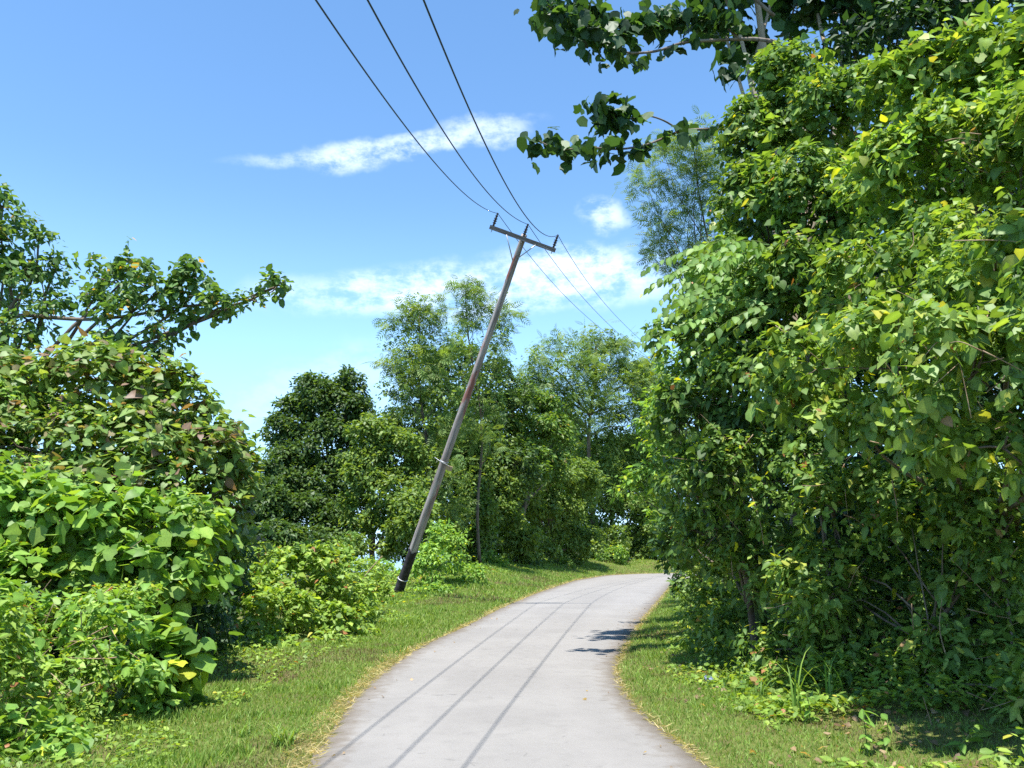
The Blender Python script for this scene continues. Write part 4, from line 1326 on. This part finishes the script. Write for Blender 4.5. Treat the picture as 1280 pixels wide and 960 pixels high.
# fallen leaves on the inner verge
Q1, _ = scatter(rng, RS, False, 5, 30, -.55, -.03, 4)
Q2, _ = scatter(rng, LS, True, 5, 30, -.5, -.03, 3)
Q = np.vstack([Q1, Q2])
P, s = scatter(rng, RS, False, 5, 16, .35, 4.2, 30)
k = wob(P[:, :2], 1.9, 81) > -.1
P = P[k]
P[:, 2] += .035
Q[:, 2] = .034
P = np.vstack([P, Q])
n = len(P)
sz = np.r_[np.full(n - len(Q), .055), np.full(len(Q), .035)]
nn = unit(np.c_[rng.normal(size=(n, 2)) * .5, np.ones(n)])
a = unit(np.c_[rng.normal(size=(n, 2)), np.zeros(n)])
a = unit(a - nn * (a * nn).sum(1, keepdims=True))
ci, col = pick_cols(rng, 'litter', n)
tag(link('leaf_litter', merge([dict(t='heart', pos=P, A=a, N=nn, s=sz * rng.uniform(.5, 1.3, n), wd=rng.uniform(.7, 1.1, n), zs=rng.uniform(.5, 3.0, n), ci=ci, pal='litter', col=col * rng.uniform(.7, 1.3, (n, 1)))], 'leaf_litter'), M_GRASS),
    'fallen brown leaves strewn over the inner verge and the asphalt edges', 'leaf litter', kind='stuff')

# tall grass tufts that stand out singly
def tuft(px, py, n, h, wdt, label, pal='grass', group=None, lean=.35):
    r = pix_dir(px, py)
    t_ = -CAM_H / r.z if r.z < 0 else 10
    x, y = r.x * t_, r.y * t_
    z = tz(x, y)
    rg = np.random.default_rng(int(px * 7 + py))
    V, Fq, cl, k = [], [], [], 0
    for j in range(n):
        a0 = rg.uniform(0, 6.28)
        b0 = np.array([x + rg.normal() * .05, y + rg.normal() * .05, z - .02])
        d = np.array([math.cos(a0), math.sin(a0), 0])
        L = h * rg.uniform(.55, 1.15)
        u = np.linspace(0, 1, 6)
        pth = b0 + d * (L * lean * u ** 2)[:, None] * rg.uniform(.5, 1.8) + np.array([0, 0, 1]) * (L * (u - .28 * u ** 3))[:, None]
        sd = np.array([-d[1], d[0], 0])
        wv = wdt * (1 - u ** 1.8) + .0008
        V.append(np.stack([pth - sd * wv[:, None], pth + sd * wv[:, None]], 1).reshape(-1, 3))
        for q in range(5):
            Fq.append([k + 2 * q, k + 2 * q + 1, k + 2 * q + 3, k + 2 * q + 2])
        _, c1 = pick_cols(rg, pal, 1)
        cl.append(np.repeat(c1 * rg.uniform(.8, 1.2), 12, axis=0))
        k += 12
    me = new_mesh('grass_tuft', np.concatenate(V), np.array(Fq).ravel(), np.full(len(Fq), 4), True, np.concatenate(cl))
    tag(link('grass_tuft', me, M_GRASS), label, 'grass tuft', group)


tuft(352, 935, 46, .24, .006, 'lush bright grass tuft beside the straw-edged asphalt', lean=.6)
tuft(300, 925, 18, .18, .005, 'small bright tuft next to the lush grass tuft', lean=.6)
tuft(995, 905, 9, .75, .010, 'tall thin grass blades standing before the shaded thicket stems', 'lush')
tuft(1040, 890, 10, .6, .009, 'tall arching grass blades under the twin stems of the thicket', 'lush', lean=.6)
tuft(955, 880, 10, .45, .009, 'pale arching grass blades at the edge of the thicket shadow', 'yellow', lean=.9)

# seedlings along the front of the shade
def seedling(px, py, h, label, seed):
    r = pix_dir(px, py)
    t_ = -CAM_H / r.z
    x, y = r.x * t_, r.y * t_
    z = tz(x, y)
    rg = np.random.default_rng(seed)
    root = empty('seedling', (x, y, z), label, 'seedling', 'seedlings at the thicket front')
    top = np.array([x + rg.normal() * .05, y + rg.normal() * .05, z + h])
    mb = MB()
    pth = branch_path(rg, (x, y, z - .02), top, 7, .08)
    mb.tube(pth, np.linspace(.006, .003, 7), 5)
    link('stem', mb.mesh('stem'), M_STALK, root)
    n = 12
    P = pth[np.clip((np.arange(n) / n * 6).astype(int) + 1, 0, 6)]
    nn = unit(np.c_[rg.normal(size=(n, 2)) * .4, np.ones(n)])
    a = unit(np.c_[rg.normal(size=(n, 2)), np.full(n, .05)])
    a = unit(a - nn * (a * nn).sum(1, keepdims=True))
    ci, col = pick_cols(rg, 'lush', n)
    THINGS.append((root, [dict(t='ovate', pos=P, A=a, N=nn, s=.09 * rg.uniform(.6, 1.3, n), wd=np.ones(n), zs=np.ones(n), ci=ci, pal='lush', col=col)], 12))


seedling(1085, 955, .30, 'upright seedling beside the pale litter patch in front of the thicket', 1)
seedling(1110, 950, .22, 'short seedling leaning next to the upright one', 2)
seedling(1195, 957, .20, 'leafy seedling at the lit grass edge under the bush stems', 3)
seedling(1015, 915, .25, 'spindly seedling between tall grass blades and leaf litter', 4)

# crumpled blue-grey plastic wrapper
r = pix_dir(890, 860)
t_ = -CAM_H / r.z
wx, wy = r.x * t_, r.y * t_
rg = np.random.default_rng(9)
n = 9
gv = []
for i in range(n):
    for j in range(n):
        gv.append((wx + (i / (n - 1) - .5) * .15, wy + (j / (n - 1) - .5) * .13, tz(wx, wy) + .03 + .03 * math.sin(i * 1.4) * math.cos(j * 1.1) + rg.uniform(-.015, .03)))
gf = [(i * n + j, (i + 1) * n + j, (i + 1) * n + j + 1, i * n + j + 1) for i in range(n - 1) for j in range(n - 1)]
mb = MB()
mb.add(gv, gf)
mpw, t = mat_new('plastic_film')
tcn = t.n('ShaderNodeTexCoord')
finish(t, principled(t, t.mix(t.smooth(t.noise(tcn.outputs['Object'], 22.0), .4, .6), RGB(.08, .11, .22), RGB(.26, .30, .40)), .3, .5).outputs[0])
tag(link('plastic_wrapper', mb.mesh('plastic_wrapper', False), mpw), 'crumpled bluish plastic wrapper lying in the inner verge', 'wrapper')

# ================================================================== foliage objects
def project(P):
    c, s = math.cos(PITCH), math.sin(PITCH)
    q = P - np.array([0, 0, CAM_H])
    dep = q[:, 1] * c + q[:, 2] * s
    v = -q[:, 1] * s + q[:, 2] * c
    dep = np.maximum(dep, 1e-3)
    return 640 + F * q[:, 0] / dep, 480 - F * v / dep, dep


CELL = 5
gw, gh = 1280 // CELL, 960 // CELL
zbuf = np.full(gw * gh, 1e9)
for root, chs, singles in THINGS:
    for ch in chs:
        px, py, dep = project(ch['pos'] + ch['A'] * (ch['s'] * .5)[:, None])
        ch['px'], ch['py'], ch['dep'] = px, py, dep
        ok = (px >= 0) & (px < 1280) & (py >= 0) & (py < 960) & (dep > .3)
        ch['ok'] = ok
        ch['cell'] = np.clip((py // CELL).astype(int), 0, gh - 1) * gw + np.clip((px // CELL).astype(int), 0, gw - 1)
        np.minimum.at(zbuf, ch['cell'][ok], dep[ok])



def in_front(px, py, back=0.0):
    """point on the first leaves that the ray through a pixel meets"""
    z = zbuf[int(np.clip(py, 0, 959) // CELL) * gw + int(np.clip(px, 0, 1279) // CELL)]
    if z > 40:
        return None
    r = np.array(pix_dir(px, py))
    fw = np.array([0, math.cos(PITCH), math.sin(PITCH)])
    return np.array([0, 0, CAM_H]) + r * ((z - .03 + back) / float(r @ fw))


def twigs(owner, boxes, n, seed, rad=(.003, .007), ln=(.2, .6), tilt=(.8, .8)):
    rg = np.random.default_rng(seed)
    for k in range(n):
        x0, y0, x1, y1 = boxes[k % len(boxes)]
        a = in_front(rg.uniform(x0, x1), rg.uniform(y0, y1), rg.uniform(-.02, .10))
        if a is None:
            continue
        v = unit(np.array([rg.normal() * tilt[0], rg.normal() * .25, rg.normal() * tilt[1]])) * rg.uniform(*ln)
        mb = MB()
        mb.tube(spline([a - v * .5, a + rg.normal(size=3) * .04, a + v * .5], 10), rg.uniform(*rad) * np.linspace(1, .4, 10), 5)
        link('twig', mb.mesh('twig'), M_TWIG, owner)


twigs(curtain, [(1180, 160, 1280, 240), (1170, 420, 1280, 540), (1000, 280, 1280, 640)], 54, 5)
twigs(thicket, [(1000, 560, 1280, 800), (1150, 780, 1280, 930), (900, 640, 1100, 820)], 46, 6, rad=(.003, .008), ln=(.25, .7))
twigs(bush, [(0, 740, 200, 950), (40, 760, 130, 860)], 30, 7, ln=(.15, .5))
twigs(glossy, [(830, 460, 1000, 720)], 14, 8)
twigs(hearty, [(0, 500, 330, 720)], 14, 9, ln=(.2, .5))
# pale twin stems and saplings standing in the thicket
for pts, r0_ in (([(1004, 560, 9.3), (1026, 635, 9.2), (1034, 720, 9.1), (1062, 825, 9.1)], .020), ([(1030, 615, 9.0), (1056, 690, 9.1), (1058, 770, 9.0), (1074, 825, 8.9)], .016),
                 ([(1230, 660, 7.5), (1248, 700, 7.5), (1262, 760, 7.5), (1268, 850, 7.5)], .012), ([(1140, 660, 8.0), (1150, 720, 8.0), (1165, 800, 8.0), (1170, 860, 8.0)], .009)):
    pp = spline([W(*q) for q in pts], 18)
    mb = MB()
    mb.tube(pp, r0_ * np.linspace(.6, 1.15, 18), 7)
    link('stem', mb.mesh('stem'), M_LIMB, thicket)

LEAF_MESH = {}


def leaf_mesh(tmpl, pal, ci, var):
    key = (tmpl, pal, ci, var)
    if key not in LEAF_MESH:
        V, Fc = TEMPLATES[tmpl]
        c_ = np.array(PAL[pal][ci][1]) * (.82, 1.0, 1.18)[var]
        me = new_mesh('leaf', V, np.concatenate([np.array(q) for q in Fc]), [len(q) for q in Fc], True, c_[None, :] * SHADE[tmpl][:, None])
        me.materials.append(M_LEAF)
        LEAF_MESH[key] = me
    return LEAF_MESH[key]


for root, chs, singles in THINGS:
    chosen = [np.zeros(len(ch['pos']), bool) for ch in chs]
    if singles:
        cand = []
        cam_p = np.array([0, 0, CAM_H])
        for i, ch in enumerate(chs):
            vis = ch['ok'] & (ch['dep'] <= zbuf[ch['cell']] + .02)
            face = np.abs((ch['N'] * unit(ch['pos'] - cam_p)).sum(1))
            sc = ch['s'] / ch['dep'] * F * np.sqrt(.15 + face)
            for j in np.where(vis)[0]:
                cand.append((sc[j], i, j))
        cand.sort(reverse=True)
        for _, i, j in cand[:singles]:
            chosen[i][j] = True
    rest = []
    for ch, sel in zip(chs, chosen):
        rest.append({k: (v[~sel] if isinstance(v, np.ndarray) and len(v) == len(sel) else v) for k, v in ch.items()})
    if sum(len(ch['pos']) for ch in rest):
        crown = link('crown', merge(rest, 'crown'), M_LEAF, root)
        crown['kind'] = 'stuff'
    else:
        crown = root
    for ch, sel in zip(chs, chosen):
        for j in np.where(sel)[0]:
            A, N_, s = ch['A'][j], ch['N'][j], ch['s'][j]
            X = np.cross(A, N_) * s * ch['wd'][j]
            Y, Z, p = A * s, N_ * s * ch['zs'][j], ch['pos'][j]
            base = np.array(PAL[ch['pal']][ch['ci'][j]][1])
            br = ch['col'][j].sum() / base.sum()
            o = bpy.data.objects.new('leaf', leaf_mesh(ch['t'], ch['pal'], int(ch['ci'][j]), 0 if br < .93 else (2 if br > 1.07 else 1)))
            C.objects.link(o)
            o.parent = crown
            if crown is root:
                o.matrix_parent_inverse = root.matrix_basis.inverted()
            o.matrix_basis = Matrix(((X[0], Y[0], Z[0], p[0]), (X[1], Y[1], Z[1], p[1]), (X[2], Y[2], Z[2], p[2]), (0, 0, 0, 1)))
for o in bpy.data.objects:
    if 'world_children' in o.keys():
        del o['world_children']
